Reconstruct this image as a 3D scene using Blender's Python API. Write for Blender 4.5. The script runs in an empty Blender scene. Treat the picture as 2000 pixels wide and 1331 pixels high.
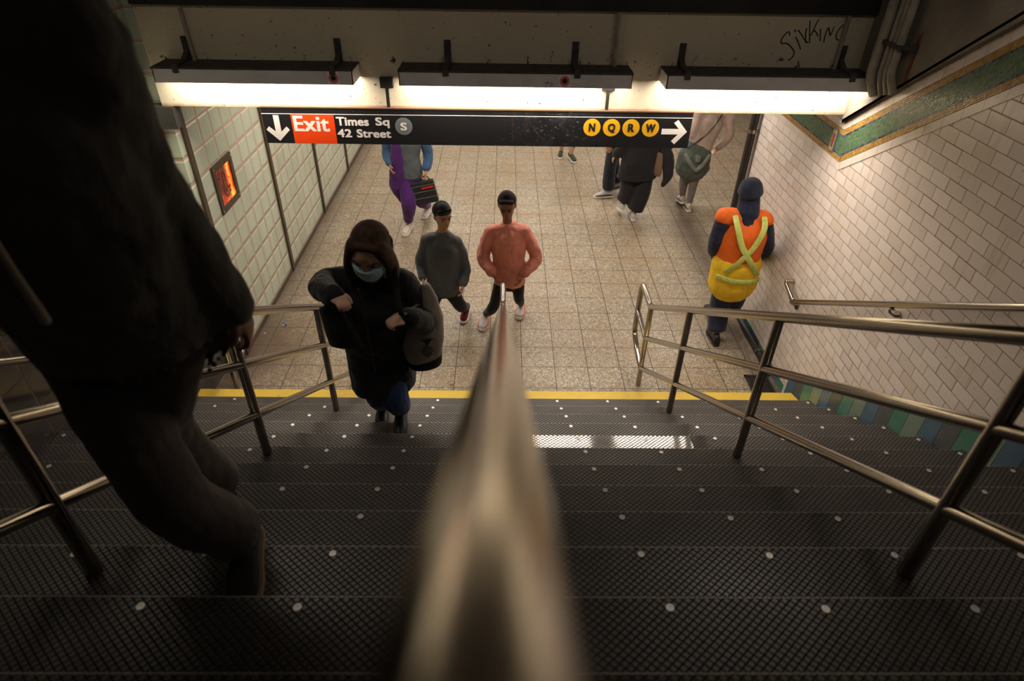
import bpy, bmesh, math, random
from mathutils import Vector as V, Matrix, noise
random.seed(7)
SC = bpy.context.scene
COL = SC.collection

# ---------------------------------------------------------------- camera, light, exposure
cam_d = bpy.data.cameras.new('camera')
cam = bpy.data.objects.new('camera', cam_d); COL.objects.link(cam)
pit, yaw, rol = .6261, -.0174, .0181
fw = V((0, math.cos(pit), -math.sin(pit))); up = V((0, math.sin(pit), math.cos(pit))); rt = V((1, 0, 0))
Zr = Matrix.Rotation(yaw, 3, 'Z')
fw, up, rt = Zr @ fw, Zr @ up, Zr @ rt
r2 = math.cos(rol) * rt + math.sin(rol) * up; u2 = -math.sin(rol) * rt + math.cos(rol) * up
M = Matrix((r2, u2, -fw)).transposed().to_4x4(); M.translation = V((-.4799, -4.2982, 3.6285))
cam.matrix_world = M
cam_d.sensor_width = 36; cam_d.lens = 1232.15 / 2000 * 36
cam_d.clip_start = .01
cam_d.dof.use_dof = True; cam_d.dof.focus_distance = 5.2; cam_d.dof.aperture_fstop = 2.6
SC.camera = cam
SC.view_settings.view_transform = 'Standard'; SC.view_settings.look = 'None'
SC.view_settings.exposure = 0.3; SC.view_settings.gamma = 1.0; SC.view_settings.use_curve_mapping = False
wd = bpy.data.worlds.new('world'); SC.world = wd; wd.use_nodes = True
wd.node_tree.nodes['Background'].inputs[0].default_value = (.9, .8, .7, 1)
wd.node_tree.nodes['Background'].inputs[1].default_value = .01
TUBE = 17.0          # radiance of the tubes in the three stair fixtures
HALL = 24.0          # watts of each tube row in the hall ceiling
STAIR_TOP = 1.2      # watts of the unseen fill light added at the head of the stairs
WARM = (1.0, .87, .73)
def area(name, loc, sx, sy, w, col=WARM, rot=(0, 0, 0)):
    l = bpy.data.lights.new(name, 'AREA'); l.shape = 'RECTANGLE'; l.size = sx; l.size_y = sy; l.energy = w; l.color = col
    o = bpy.data.objects.new(name, l); COL.objects.link(o); o.location = loc; o.rotation_euler = rot
    return o
for yy in (1.9, 4.2, 6.6, 9.2):
    for xx in (-1.7, .3, 2.2):
        if yy < 3 and xx > 2: xx = 1.5
        area('hall_light', (xx, yy, 2.6), 1.25, .12, HALL * (.55 if yy < 3 and xx > 1 else 1))
area('stairhead_fill', (-.5, -5.6, 5.6), 2.4, .3, STAIR_TOP)
for xx in (-2.1, 1.15): area('stair_fill', (xx, -1.9, 4.2), 1.25, .2, 6.0)  # pair of unseen fill lights added above the flight

# ---------------------------------------------------------------- materials
def nodes(m):
    m.use_nodes = True
    return m.node_tree, m.node_tree.nodes['Principled BSDF']
class G:
    """tiny node-graph helper"""
    def __init__(s, name):
        s.m = bpy.data.materials.new(name); s.t, s.p = nodes(s.m)
    def n(s, typ, ins=None, **kw):
        nd = s.t.nodes.new(typ)
        for k, v in kw.items(): setattr(nd, k, v)
        for k, v in (ins or {}).items(): s.put(nd.inputs[k], v)
        return nd
    def put(s, sock, v):
        if isinstance(v, bpy.types.NodeSocket): s.t.links.new(v, sock)
        else: sock.default_value = v
    def math(s, op, a, b=0.0, c=None):
        nd = s.n('ShaderNodeMath', {0: a, 1: b}, operation=op)
        if c is not None: s.put(nd.inputs[2], c)
        return nd.outputs[0]
    def xyz(s, kind='Object'):
        tc = s.n('ShaderNodeTexCoord'); sp = s.n('ShaderNodeSeparateXYZ', {0: tc.outputs[kind]})
        return tc.outputs[kind], sp.outputs[0], sp.outputs[1], sp.outputs[2]
    def vec(s, x, y, z=0.0):
        return s.n('ShaderNodeCombineXYZ', {0: x, 1: y, 2: z}).outputs[0]
    def noise(s, vec, scale, detail=3, rough=.55):
        return s.n('ShaderNodeTexNoise', {'Vector': vec, 'Scale': scale, 'Detail': detail, 'Roughness': rough}).outputs[0]
    def rnd(s, vec):
        return s.n('ShaderNodeTexWhiteNoise', {'Vector': vec}, noise_dimensions='3D').outputs[0]
    def ramp(s, fac, stops, interp='LINEAR'):
        nd = s.n('ShaderNodeValToRGB', {0: fac}); cr = nd.color_ramp; cr.interpolation = interp
        while len(cr.elements) < len(stops): cr.elements.new(.5)
        for e, (p, c) in zip(cr.elements, stops):
            e.position = p; e.color = (*c, 1) if len(c) == 3 else c
        return nd.outputs[0]
    def mix(s, f, a, b, mode='MIX'):
        nd = s.n('ShaderNodeMix', data_type='RGBA', blend_type=mode)
        s.put(nd.inputs[0], f)
        for i, v in ((6, a), (7, b)):
            s.put(nd.inputs[i], (*v, 1) if isinstance(v, tuple) and len(v) == 3 else ((v, v, v, 1) if isinstance(v, (int, float)) else v))
        return nd.outputs[2]
    def mapr(s, v, a, b, c=0.0, d=1.0):
        return s.n('ShaderNodeMapRange', {0: v, 1: a, 2: b, 3: c, 4: d}).outputs[0]
    def bump(s, h, strength, dist=.002):
        nd = s.n('ShaderNodeBump', {'Height': h, 'Strength': strength, 'Distance': dist})
        s.put(s.p.inputs['Normal'], nd.outputs[0])
    def out(s, col=None, rough=None, metal=None, spec=None):
        if col is not None: s.put(s.p.inputs['Base Color'], (*col, 1) if isinstance(col, tuple) and len(col) == 3 else col)
        if rough is not None: s.put(s.p.inputs['Roughness'], rough)
        if metal is not None: s.put(s.p.inputs['Metallic'], metal)
        if spec is not None: s.put(s.p.inputs['Specular IOR Level'], spec)
        return s.m
    def grid(s, u, v, w, h, alt):
        """running-bond grid: distance to the nearest joint and a cell id vector"""
        r = s.math('FLOOR', s.math('DIVIDE', v, h))
        u2 = s.math('DIVIDE', u, w)
        if alt: u2 = s.math('ADD', u2, s.math('MULTIPLY', s.math('MODULO', s.math('ABSOLUTE', r), 2.0), alt))
        fu, fv = s.math('FRACT', u2), s.math('FRACT', s.math('DIVIDE', v, h))
        du = s.math('MULTIPLY', s.math('MINIMUM', fu, s.math('SUBTRACT', 1.0, fu)), w)
        dv = s.math('MULTIPLY', s.math('MINIMUM', fv, s.math('SUBTRACT', 1.0, fv)), h)
        return s.math('MINIMUM', du, dv), s.vec(s.math('FLOOR', u2), r), fu, fv

def plain(name, col, rough=.6, metal=0., var=.12, scale=8., bump=0., bscale=60., spec=.5, dist=.002):
    g = G(name); c, x, y, z = g.xyz()
    n = g.noise(c, scale, 4)
    col2 = g.mix(g.mapr(n, .3, .7), tuple(v * (1 - var) for v in col), tuple(min(1, v * (1 + var)) for v in col))
    if bump: g.bump(g.noise(c, bscale, 3), bump, dist)
    return g.out(col2, rough, metal, spec)

def cloth(name, col, var=.2, rough=.9, fold=.5):
    g = G(name); c, x, y, z = g.xyz()
    n = g.noise(c, 5, 4)
    col2 = g.mix(g.mapr(n, .3, .7), tuple(v * (1 - var) for v in col), tuple(v * (1 + var) for v in col))
    f = g.noise(g.vec(g.math('MULTIPLY', x, 1.0), y, g.math('MULTIPLY', z, .55)), 14, 3)
    g.bump(f, fold, .02)
    g.put(g.p.inputs['Sheen Weight'], .15)
    return g.out(col2, rough, 0, .25)

def mat_floor():
    g = G('granite floor tiles'); c, x, y, z = g.xyz()
    T = .3048
    d, cid, fu, fv = g.grid(x, y, T, T, 0)
    sp = g.n('ShaderNodeTexVoronoi', {'Vector': c, 'Scale': 120.0}, feature='F1')
    grain = g.ramp(g.rnd(sp.outputs[1]), [(0, (.03, .026, .022)), (.25, (.16, .125, .09)), (.5, (.37, .31, .22)), (.8, (.58, .49, .36)), (1, (.80, .70, .54))])
    grain2 = g.mix(.30, grain, g.mix(g.rnd(cid), (.34, .28, .2), (.44, .375, .28)))
    wear = g.noise(c, 1.3, 4, .65)
    base = g.mix(g.mapr(wear, .42, .66), grain2, g.mix(.5, grain2, (.34, .22, .11)))
    base = g.mix(g.mapr(g.noise(c, 22, 3, .7), .35, .7, .0, .45), base, (.10, .08, .06))
    # brown damp stain by the left wall, grime along the walls
    dx = g.math('SUBTRACT', x, -2.75); dy = g.math('SUBTRACT', y, .55)
    r = g.math('SQRT', g.math('ADD', g.math('MULTIPLY', dx, dx), g.math('MULTIPLY', g.math('MULTIPLY', dy, dy), .8)))
    r = g.math('ADD', r, g.math('MULTIPLY', g.noise(c, 5, 3), .35))
    base = g.mix(g.mapr(r, .35, .85, .8, 0.), base, (.11, .065, .04))
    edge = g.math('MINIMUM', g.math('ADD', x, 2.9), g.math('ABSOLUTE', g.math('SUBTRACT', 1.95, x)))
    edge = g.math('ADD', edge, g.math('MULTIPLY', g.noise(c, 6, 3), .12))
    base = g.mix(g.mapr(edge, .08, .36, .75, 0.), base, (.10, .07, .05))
    # trodden gum
    gv = g.n('ShaderNodeTexVoronoi', {'Vector': c, 'Scale': 1.9, 'Randomness': 1.0}, feature='F1')
    gd = g.math('ADD', gv.outputs[0], g.math('MULTIPLY', g.math('SUBTRACT', g.noise(c, 40, 2), .5), .05))
    sel = g.math('LESS_THAN', g.rnd(gv.outputs[1]), .6)
    base = g.mix(g.math('MULTIPLY', g.mapr(gd, .028, .05, .75, 0.), sel), base, (.06, .05, .045))
    joint = g.mapr(d, .0024, .0042, 1., 0.)
    base = g.mix(joint, base, (.035, .024, .017))
    g.bump(g.math('MULTIPLY', g.math('SUBTRACT', 1.0, joint), 1.0), .5, .002)
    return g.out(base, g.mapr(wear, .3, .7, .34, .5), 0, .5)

def mat_white_tiles():
    g = G('white glazed wall tiles'); c, x, y, z = g.xyz()
    W, H = .157, .0787
    u = g.math('ADD', y, .80 + 40 * W); v = g.math('SUBTRACT', z, 1.951 - 40 * H)
    d, cid, fu, fv = g.grid(u, v, W, H, .5)
    rn = g.rnd(cid)
    tile = g.mix(rn, (.68, .605, .565), (.74, .665, .625))
    tile = g.mix(g.mapr(g.rnd(g.vec(rn, 3.0, 7.0)), .85, .95), tile, (.66, .57, .50))
    # long drips of rust-coloured dirt
    drip = g.noise(g.vec(g.math('MULTIPLY', y, 22.0), g.math('MULTIPLY', z, 1.6)), 1.0, 4, .6)
    patch = g.mapr(g.noise(c, 1.4, 3), .45, .62)
    tile = g.mix(g.math('MULTIPLY', g.mapr(drip, .56, .72, 0., .45), patch), tile, (.36, .24, .13))
    speck = g.noise(c, 55, 2, .5)
    tile = g.mix(g.mapr(speck, .74, .78, 0., .8), tile, (.08, .06, .05))
    crack = g.math('MULTIPLY', g.mapr(g.rnd(g.vec(rn, 1.0, 2.0)), .95, .955), 1.0)
    joint = g.mapr(g.math('SUBTRACT', d, g.math('MULTIPLY', crack, .0014)), .0013, .0025, 1., 0.)
    jc = g.mix(g.noise(c, 3, 3), (.07, .05, .035), (.24, .16, .09))
    base = g.mix(joint, tile, jc)
    hgt = g.math('ADD', g.mapr(d, .0, .006), g.math('MULTIPLY', rn, .5))
    tl = g.math('MULTIPLY', g.math('SUBTRACT', fu, .5), g.math('MULTIPLY', g.math('SUBTRACT', g.rnd(g.vec(rn, 9.0, 4.0)), .5), .5))
    g.bump(g.math('ADD', hgt, tl), .6, .0016)
    return g.out(base, g.mix(joint, g.mapr(rn, 0., 1., .2, .34), .8), 0, .5)

def mat_glass_tiles(dark=False):
    g = G('dark wall tiles' if dark else 'sage glass wall tiles'); c, x, y, z = g.xyz()
    P = .207
    yy = g.math('SUBTRACT', y, .508)
    pan = g.math('MODULO', g.math('ADD', yy, 1.55 * 10), 1.55)
    u = g.math('ADD', g.math('ADD', pan, .0), g.math('MULTIPLY', x, 1.0) if False else 0.0)
    v = g.math('ADD', z, 40 * P - .043)
    d, cid, fu, fv = g.grid(g.math('SUBTRACT', u, .028), v, .2145, P, 0)
    rn = g.rnd(g.vec(g.math('FLOOR', g.math('DIVIDE', g.math('ADD', yy, 40.0), .2145)), g.math('FLOOR', g.math('DIVIDE', v, P))))
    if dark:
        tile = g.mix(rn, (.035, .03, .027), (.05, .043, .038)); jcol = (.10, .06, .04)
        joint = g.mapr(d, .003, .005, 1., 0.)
    else:
        tile = g.mix(rn, (.47, .525, .42), (.54, .60, .49)); jcol = (.52, .36, .28)
        inner = g.mapr(d, .012, .028)
        tile = g.mix(inner, g.mix(.5, tile, (.68, .74, .62)), tile)  # paler rim paints in the light on the tile relief
        shade = g.math('LESS_THAN', g.math('MINIMUM', g.math('SUBTRACT', 1.0, fu), fv), .085)
        tile = g.mix(g.math('MULTIPLY', shade, .0), tile, (.1, .13, .09))
        joint = g.mapr(d, .0085, .0105, 1., 0.)
    dirt = g.noise(c, 2.2, 4)
    base = g.mix(joint, tile, jcol)
    base = g.mix(g.mapr(dirt, .55, .8, 0., .25), base, (.14, .12, .09))
    g.bump(g.mapr(d, .008 if not dark else .003, .024 if not dark else .007), 1.0 if not dark else .5, .006 if not dark else .001)
    return g.out(base, g.mix(joint, .16, .8), 0, .5)

def mat_mosaic():
    g = G('green and gold mosaic'); c, x, y, z = g.xyz('UV')
    d, cid, fu, fv = g.grid(x, y, .0145, .01275, .5)
    row = g.math('FLOOR', g.math('DIVIDE', y, .01275))
    t = g.math('DIVIDE', g.math('ADD', row, .5), 17.0)
    band = g.ramp(t, [(0, (0, 0, 0)), (3 / 17, (.5, .5, .5)), (4 / 17, (1, 1, 1)), (13 / 17, (.5, .5, .5)), (14 / 17, (0, 0, 0))], 'CONSTANT')
    rn = g.rnd(cid); rn2 = g.rnd(g.vec(rn, 5.0, 1.0))
    gold = g.ramp(rn, [(0, (.30, .16, .03)), (.5, (.42, .23, .05)), (1, (.55, .33, .09))])
    blue = g.ramp(rn, [(0, (.02, .025, .05)), (.45, (.03, .05, .10)), (.5, (.06, .13, .22)), (1, (.14, .24, .32))], 'CONSTANT')
    green = g.ramp(rn, [(0, (.05, .13, .06)), (.5, (.08, .17, .085)), (.9, (.12, .20, .11)), (1, (.16, .21, .14))])
    bw = g.n('ShaderNodeRGBToBW', {0: band}).outputs[0]
    c1 = g.mix(g.math('GREATER_THAN', bw, .2), gold, blue)
    c2 = g.mix(g.math('GREATER_THAN', bw, .7), c1, green)
    joint = g.mapr(d, .0005, .0011, 1., 0.)
    base = g.mix(joint, c2, (.05, .035, .025))
    g.bump(g.math('ADD', g.mapr(d, 0., .002), g.math('MULTIPLY', rn2, .4)), .5, .001)
    return g.out(base, g.mapr(rn2, 0, 1, .18, .45), 0, .5)

N0_ = -.266
def mat_tread(worn=False, yellow=False):
    g = G('yellow painted tread' if yellow else ('polished rubber tread' if worn else 'black rubber tread')); c, x, y, z = g.xyz()
    P = .0200
    a = g.math('MULTIPLY', g.math('ADD', x, g.math('MULTIPLY', y, 1.15)), .80); b = g.math('MULTIPLY', g.math('SUBTRACT', x, g.math('MULTIPLY', y, 1.15)), .80)
    d, cid, fu, fv = g.grid(g.math('ADD', a, 20.0), g.math('ADD', b, 20.0), P, P, 0)
    groove = g.mapr(d, .0016, .0032, 1., 0.)
    n = g.noise(c, 2.6, 4, .65); n2 = g.noise(c, 30, 3)
    if yellow:
        base = g.mix(g.math('MULTIPLY', groove, .35), g.mix(n, (.74, .51, .045), (.84, .60, .08)), (.3, .18, .03))
        chip = g.mapr(g.noise(c, 16, 4, .7), .66, .69)
        base = g.mix(chip, base, (.06, .045, .035))
        base = g.mix(g.mapr(n, .55, .7, 0., .35), base, (.35, .22, .06))
        g.bump(g.math('SUBTRACT', 1.0, groove), .25, .001)
        return g.out(base, .55, 0, .4)
    top = g.mix(g.mapr(n, .3, .7), (.065, .055, .05), (.12, .105, .095))
    if worn: top = (.30, .28, .26)
    top = g.mix(g.mapr(n2, .62, .72, 0., .4), top, (.11, .09, .075))
    base = g.mix(groove, top, (.007, .006, .005))
    edge = g.math('FRACT', g.math('DIVIDE', g.math('SUBTRACT', N0_, y), .282))      # pale line painted for the light the nosing edge catches
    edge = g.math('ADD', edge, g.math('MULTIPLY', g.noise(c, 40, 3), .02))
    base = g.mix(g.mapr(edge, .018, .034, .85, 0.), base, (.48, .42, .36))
    g.bump(g.math('ADD', g.math('MULTIPLY', g.math('SUBTRACT', 1.0, groove), 1.0), g.math('MULTIPLY', n2, .15)), .35 if worn else .7, .0011)
    rough = g.mapr(n, .3, .7, .08, .13) if worn else g.mapr(n, .3, .7, .30, .46)
    return g.out(base, g.mix(groove, rough, .9), g.math('MULTIPLY', g.math('SUBTRACT', 1.0, groove), .35) if worn else 0, .9 if worn else .6)

def mat_beam():
    g = G('grimy cream paint'); c, x, y, z = g.xyz()
    n = g.noise(c, 3, 5, .7)
    base = g.mix(n, (.52, .47, .35), (.66, .60, .455))
    low = g.noise(g.vec(g.math('MULTIPLY', x, 14.0), g.math('MULTIPLY', z, 9.0)), 1.0, 5, .7)
    nearlamp = g.mapr(g.math('ABSOLUTE', g.math('SUBTRACT', z, 2.65)), .0, .07, .09, 0.)
    base = g.mix(g.mapr(g.math('ADD', low, nearlamp), .655, .71), base, (.05, .04, .033))
    edge = g.mapr(g.math('ADD', z, g.math('MULTIPLY', g.noise(c, 25, 4), -.03)), 2.315, 2.335, .8, 0.)
    base = g.mix(edge, base, (.28, .17, .10))
    sp = g.mapr(g.noise(c, 45, 2), .70, .735)
    base = g.mix(sp, base, (.04, .03, .025))
    g.bump(g.math('ADD', g.noise(c, 60, 4), g.math('MULTIPLY', n, 2.0)), .35, .003)
    return g.out(base, .62, 0, .4)

def mat_steel():
    g = G('brushed stainless steel'); c, x, y, z = g.xyz()
    n = g.noise(g.vec(g.math('MULTIPLY', x, 40.0), g.math('MULTIPLY', y, 3.0), g.math('MULTIPLY', z, 3.0)), 1.0, 3)
    base = g.mix(n, (.33, .30, .26), (.44, .40, .355))
    return g.out(base, g.mapr(n, .3, .7, .15, .20), 1.0, .5)

def mat_sign():
    g = G('black enamel sign'); c, x, y, z = g.xyz()
    n = g.noise(c, 8, 5, .75)
    sx = g.math('SUBTRACT', x, -.15)
    zone = g.mapr(g.math('ABSOLUTE', sx), .1, .45, 1., 0.)
    scr = g.noise(g.vec(g.math('MULTIPLY', x, 40.), y, g.math('MULTIPLY', z, 90.)), 1., 5, .75)
    base = g.mix(g.math('MULTIPLY', g.mapr(n, .5, .7), g.math('MULTIPLY', zone, .2)), (.014, .0135, .015), (.16, .16, .19))
    base = g.mix(g.math('MULTIPLY', g.mapr(scr, .60, .68), g.math('ADD', g.math('MULTIPLY', zone, .75), .06)), base, (.35, .33, .32))
    return g.out(base, .32, 0, .5)

def mat_trimtiles():
    g = G('white trim tiles'); c, x, y, z = g.xyz('UV')
    d, cid, fu, fv = g.grid(x, y, .155, 1.0, 0)
    fx = g.math('MULTIPLY', g.math('MINIMUM', fu, g.math('SUBTRACT', 1.0, fu)), .155)
    rn = g.rnd(cid)
    tile = g.mix(rn, (.60, .535, .48), (.70, .635, .58))
    tile = g.mix(g.mapr(g.noise(c, 7, 4, .7), .56, .68, 0., .5), tile, (.4, .28, .17))
    joint = g.mapr(fx, .0008, .0018, 1., 0.)
    return g.out(g.mix(joint, tile, (.18, .12, .08)), .26, 0, .5)

def mat_emit(name, col, s):
    m = bpy.data.materials.new(name); m.use_nodes = True; t = m.node_tree
    p = t.nodes['Principled BSDF']; p.inputs['Base Color'].default_value = (.9, .9, .85, 1)
    p.inputs['Emission Color'].default_value = (*col, 1); p.inputs['Emission Strength'].default_value = s
    return m

def mat_glow():
    g = G('glowing orange display'); c, x, y, z = g.xyz()
    u = g.mapr(y, .80, 1.11); v = g.mapr(z, 1.335, 1.65)
    n = g.noise(c, 14, 5, .7); n2 = g.noise(g.vec(y, z, 3.0), 28, 4, .7)
    streak = g.mapr(g.math('ABSOLUTE', g.math('SUBTRACT', u, .80)), .0, .22, 1., 0.)
    foot = g.mapr(v, .0, .3, 1., 0.)
    hot = g.math('ADD', g.math('MULTIPLY', streak, .75), g.math('ADD', g.math('MULTIPLY', foot, g.math('MULTIPLY', n, .8)), g.math('MULTIPLY', g.mapr(n, .5, .65), .22)))
    col = g.ramp(hot, [(0, (.07, .008, .003)), (.25, (.4, .03, .004)), (.5, (.9, .13, .01)), (.8, (1, .36, .03)), (1, (1, .62, .15))])
    col = g.mix(g.mapr(n2, .56, .60, 0., .85), col, (.03, .012, .008))
    g.put(g.p.inputs['Emission Color'], col); g.put(g.p.inputs['Emission Strength'], 1.15)
    return g.out((.05, .02, .01), .2, 0, .5)

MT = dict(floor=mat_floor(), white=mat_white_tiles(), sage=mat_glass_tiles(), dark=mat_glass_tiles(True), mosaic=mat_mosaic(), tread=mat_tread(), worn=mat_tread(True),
  yellow=mat_tread(yellow=True), beam=mat_beam(), steel=mat_steel(), sign=mat_sign(), trim=mat_trimtiles(), glow=mat_glow(),
  tube=mat_emit('lit fluorescent tube', WARM, TUBE),
  plaster=plain('dirty grey plaster', (.20, .18, .15), .85, var=.3, scale=3, bump=.6, bscale=50, dist=.006),
  black=plain('black paint', (.022, .02, .019), .4, var=.2), riser=plain('dark riser metal', (.03, .027, .025), .5, var=.3),
  bronze=plain('dark bronze metal', (.11, .08, .055), .4, .6, var=.2), housing=plain('grey enamel housing', (.58, .58, .61), .45, var=.12, scale=5),
  dust=plain('dust-covered metal', (.06, .052, .046), .95, var=.4, scale=20, bump=.8, bscale=90), screw=plain('bright screw metal', (.75, .72, .68), .35, .3, var=.05),
  pipe=plain('painted conduit', (.30, .27, .22), .6, var=.25, scale=12, bump=.3), concrete=plain('concrete', (.22, .18, .14), .85, var=.3, scale=10, bump=.5),
  iron=plain('cast iron', (.035, .032, .03), .5, .5, var=.3, scale=20), red=plain('orange-red sign enamel', (.86, .065, .008), .35, var=.03), wht=plain('white sign lettering', (.80, .76, .72), .4, var=.04),
  gold=plain('yellow sign disc', (.83, .44, .015), .35, var=.05), grey=plain('grey sign disc', (.16, .18, .185), .35, var=.05), ink=plain('black ink', (.012, .012, .013), .6, var=.1),
  stick=plain('sticker paper', (.75, .72, .76), .5, var=.05), stickred=plain('sticker red', (.60, .04, .04), .5, var=.2), rust=plain('rust', (.18, .06, .02), .9, var=.4, scale=30),
  blue=plain('blue wrapper', (.02, .16, .7), .4, var=.1), channel=plain('sooty steel', (.02, .018, .016), .8, var=.4, scale=6, bump=.4),
  ceil=plain('dark ceiling plaster', (.05, .045, .04), .9, var=.3, scale=3, bump=.4, bscale=40, dist=.005),
  t_green=plain('teal base tile', (.07, .20, .14), .22, var=.12), t_sage=plain('sage base tile', (.17, .23, .17), .22, var=.12), t_blue=plain('blue base tile', (.08, .14, .20), .22, var=.12), t_slate=plain('slate base tile', (.09, .10, .10), .22, var=.15),
  dred=plain('red mosaic glass', (.28, .03, .02), .3, var=.5, scale=120), dgold=plain('gold mosaic glass', (.48, .27, .06), .3, var=.3, scale=120), dblue=plain('blue mosaic glass', (.06, .11, .2), .3, var=.6, scale=120))

# ---------------------------------------------------------------- mesh helpers
class MB:
    def __init__(s): s.b = bmesh.new()
    def box(s, lo, hi, bev=0):
        vs = [s.b.verts.new((x, y, z)) for x in (lo[0], hi[0]) for y in (lo[1], hi[1]) for z in (lo[2], hi[2])]
        fs = [s.b.faces.new([vs[i] for i in f]) for f in ((0, 1, 3, 2), (4, 6, 7, 5), (0, 4, 5, 1), (2, 3, 7, 6), (0, 2, 6, 4), (1, 5, 7, 3))]
        if bev:
            es = {e for f in fs for e in f.edges}
            bmesh.ops.bevel(s.b, geom=list(es), offset=bev, segments=2, affect='EDGES', profile=.6)
        return s
    def prism(s, poly, axis, a, b, mi=0):
        """poly: 2D points in the plane across the axis, extruded from a to b along it"""
        def P(p, t):
            return {'x': (t, p[0], p[1]), 'y': (p[0], t, p[1]), 'z': (p[0], p[1], t)}[axis]
        A = [s.b.verts.new(P(p, a)) for p in poly]; B = [s.b.verts.new(P(p, b)) for p in poly]
        n = len(poly); fs = [s.b.faces.new(A[::-1]), s.b.faces.new(B)]
        for i in range(n): fs.append(s.b.faces.new((A[i], A[(i + 1) % n], B[(i + 1) % n], B[i])))
        for f in fs: f.material_index = mi
        return s
    def rings(s, rs, seg=16, cap=True):
        """rs: list of (centre, X, Y) half-axis vectors"""
        prev = None; first = None
        for c, X, Y in rs:
            ring = [s.b.verts.new(c + X * math.cos(2 * math.pi * k / seg) + Y * math.sin(2 * math.pi * k / seg)) for k in range(seg)]
            if prev:
                for k in range(seg): s.b.faces.new((prev[k], prev[(k + 1) % seg], ring[(k + 1) % seg], ring[k]))
            else: first = ring
            prev = ring
        if cap: s.b.faces.new(first[::-1]); s.b.faces.new(prev)
        return s
    def tube(s, pts, r, seg=14, fil=0., ends=True):
        pts = [V(p) for p in pts]
        if fil:
            q = [pts[0]]
            for i in range(1, len(pts) - 1):
                a, b, c = pts[i - 1], pts[i], pts[i + 1]
                f = min(fil, (a - b).length * .45, (c - b).length * .45)
                p0 = b + (a - b).normalized() * f; p1 = b + (c - b).normalized() * f
                for k in range(7):
                    t = k / 6; q.append(p0 * (1 - t) ** 2 + b * 2 * t * (1 - t) + p1 * t * t)
            q.append(pts[-1]); pts = q
        rs = []; X = None
        for i, p in enumerate(pts):
            d = (pts[min(i + 1, len(pts) - 1)] - pts[max(i - 1, 0)]).normalized()
            if X is None:
                X = d.orthogonal().normalized()
            X = (X - d * X.dot(d)).normalized()
            rs.append((p, X * r, d.cross(X) * r))
        return s.rings(rs, seg)
    def disc(s, c, n, r, t, seg=24):
        c = V(c); n = V(n).normalized(); X = n.orthogonal().normalized(); Y = n.cross(X)
        return s.rings([(c, X * r, Y * r), (c + n * t, X * r, Y * r)], seg)
    def ring(s, c, n, r, rin, t, seg=20):
        c = V(c); n = V(n).normalized(); X = n.orthogonal().normalized(); Y = n.cross(X)
        rows = [(c, rin), (c, r), (c + n * t, r), (c + n * t, rin)]
        L = [[s.b.verts.new(p + (X * math.cos(2 * math.pi * k / seg) + Y * math.sin(2 * math.pi * k / seg)) * q) for k in range(seg)] for p, q in rows]
        for i in range(4):
            A, B = L[i], L[(i + 1) % 4]
            for k in range(seg): s.b.faces.new((A[k], A[(k + 1) % seg], B[(k + 1) % seg], B[k]))
        return s
    def ball(s, c, r, sc=(1, 1, 1), seg=14):
        m = Matrix.Translation(V(c)) @ Matrix.Diagonal((sc[0] * r, sc[1] * r, sc[2] * r, 1))
        bmesh.ops.create_uvsphere(s.b, u_segments=seg, v_segments=seg // 2 + 2, radius=1, matrix=m)
        return s
    def obj(s, name, mat, parent=None, smooth=False, kind=None):
        bmesh.ops.recalc_face_normals(s.b, faces=s.b.faces)
        me = bpy.data.meshes.new(name); s.b.to_mesh(me); s.b.free()
        for m in (mat if isinstance(mat, (list, tuple)) else [mat]): me.materials.append(MT[m] if isinstance(m, str) else m)
        if smooth:
            for p in me.polygons: p.use_smooth = True
            me.set_sharp_from_angle(angle=math.radians(50))
        o = bpy.data.objects.new(name, me); COL.objects.link(o)
        if parent: child(o, parent)
        if kind: o['kind'] = kind
        return o
def child(o, parent):
    o.parent = parent
    w = Matrix.Identity(4); q = parent
    while q: w = Matrix.Translation(q.location) @ w; q = q.parent
    o.matrix_parent_inverse = Matrix.Identity(4)
    o.location = o.location - w.translation
def edge_smooth(o, ang=40):
    me = o.data
    for p in me.polygons: p.use_smooth = True
    md = o.modifiers.new('n', 'EDGE_SPLIT'); md.split_angle = math.radians(ang)
    return o
def thing(name, label, cat, loc=(0, 0, 0), group=None):
    o = bpy.data.objects.new(name, None); COL.objects.link(o); o.location = loc; o.empty_display_size = .1
    return tag(o, label, cat, group)
def tag(o, label=None, cat=None, group=None):
    if label: o['label'] = label
    if cat: o['category'] = cat
    if group: o['group'] = group
    return o

# ---------------------------------------------------------------- the setting
WX = 1.99; R_, T_, N0 = .1787, .282, -.266        # right wall, riser, tread, first nosing
def nose(k): return N0 - T_ * (k - 1)
MB().box((-3.3, -.3, -.2), (6.0, 14.2, 0)).obj('floor', 'floor', kind='structure')
MB().box((-3.3, .5, 2.64), (6.0, 14.2, 2.8)).obj('ceiling', 'ceil', kind='structure')
MB().prism([(.28, 3.05), (.6, 3.05), (.6, 3.3), (-7.2, 7.6), (-7.2, 7.4), (0, 3.27), (.28, 3.2)], 'x', -3.3, 2.4).obj('ceiling', 'ceil', kind='structure')
MB().box((WX, -7.2, -.2), (WX + .35, 1.9, 7.0)).obj('wall_right', 'white', kind='structure')
MB().box((-3.25, .37, -.2), (-2.9, 14.0, 3.0)).obj('wall_left', 'sage', kind='structure')
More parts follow.
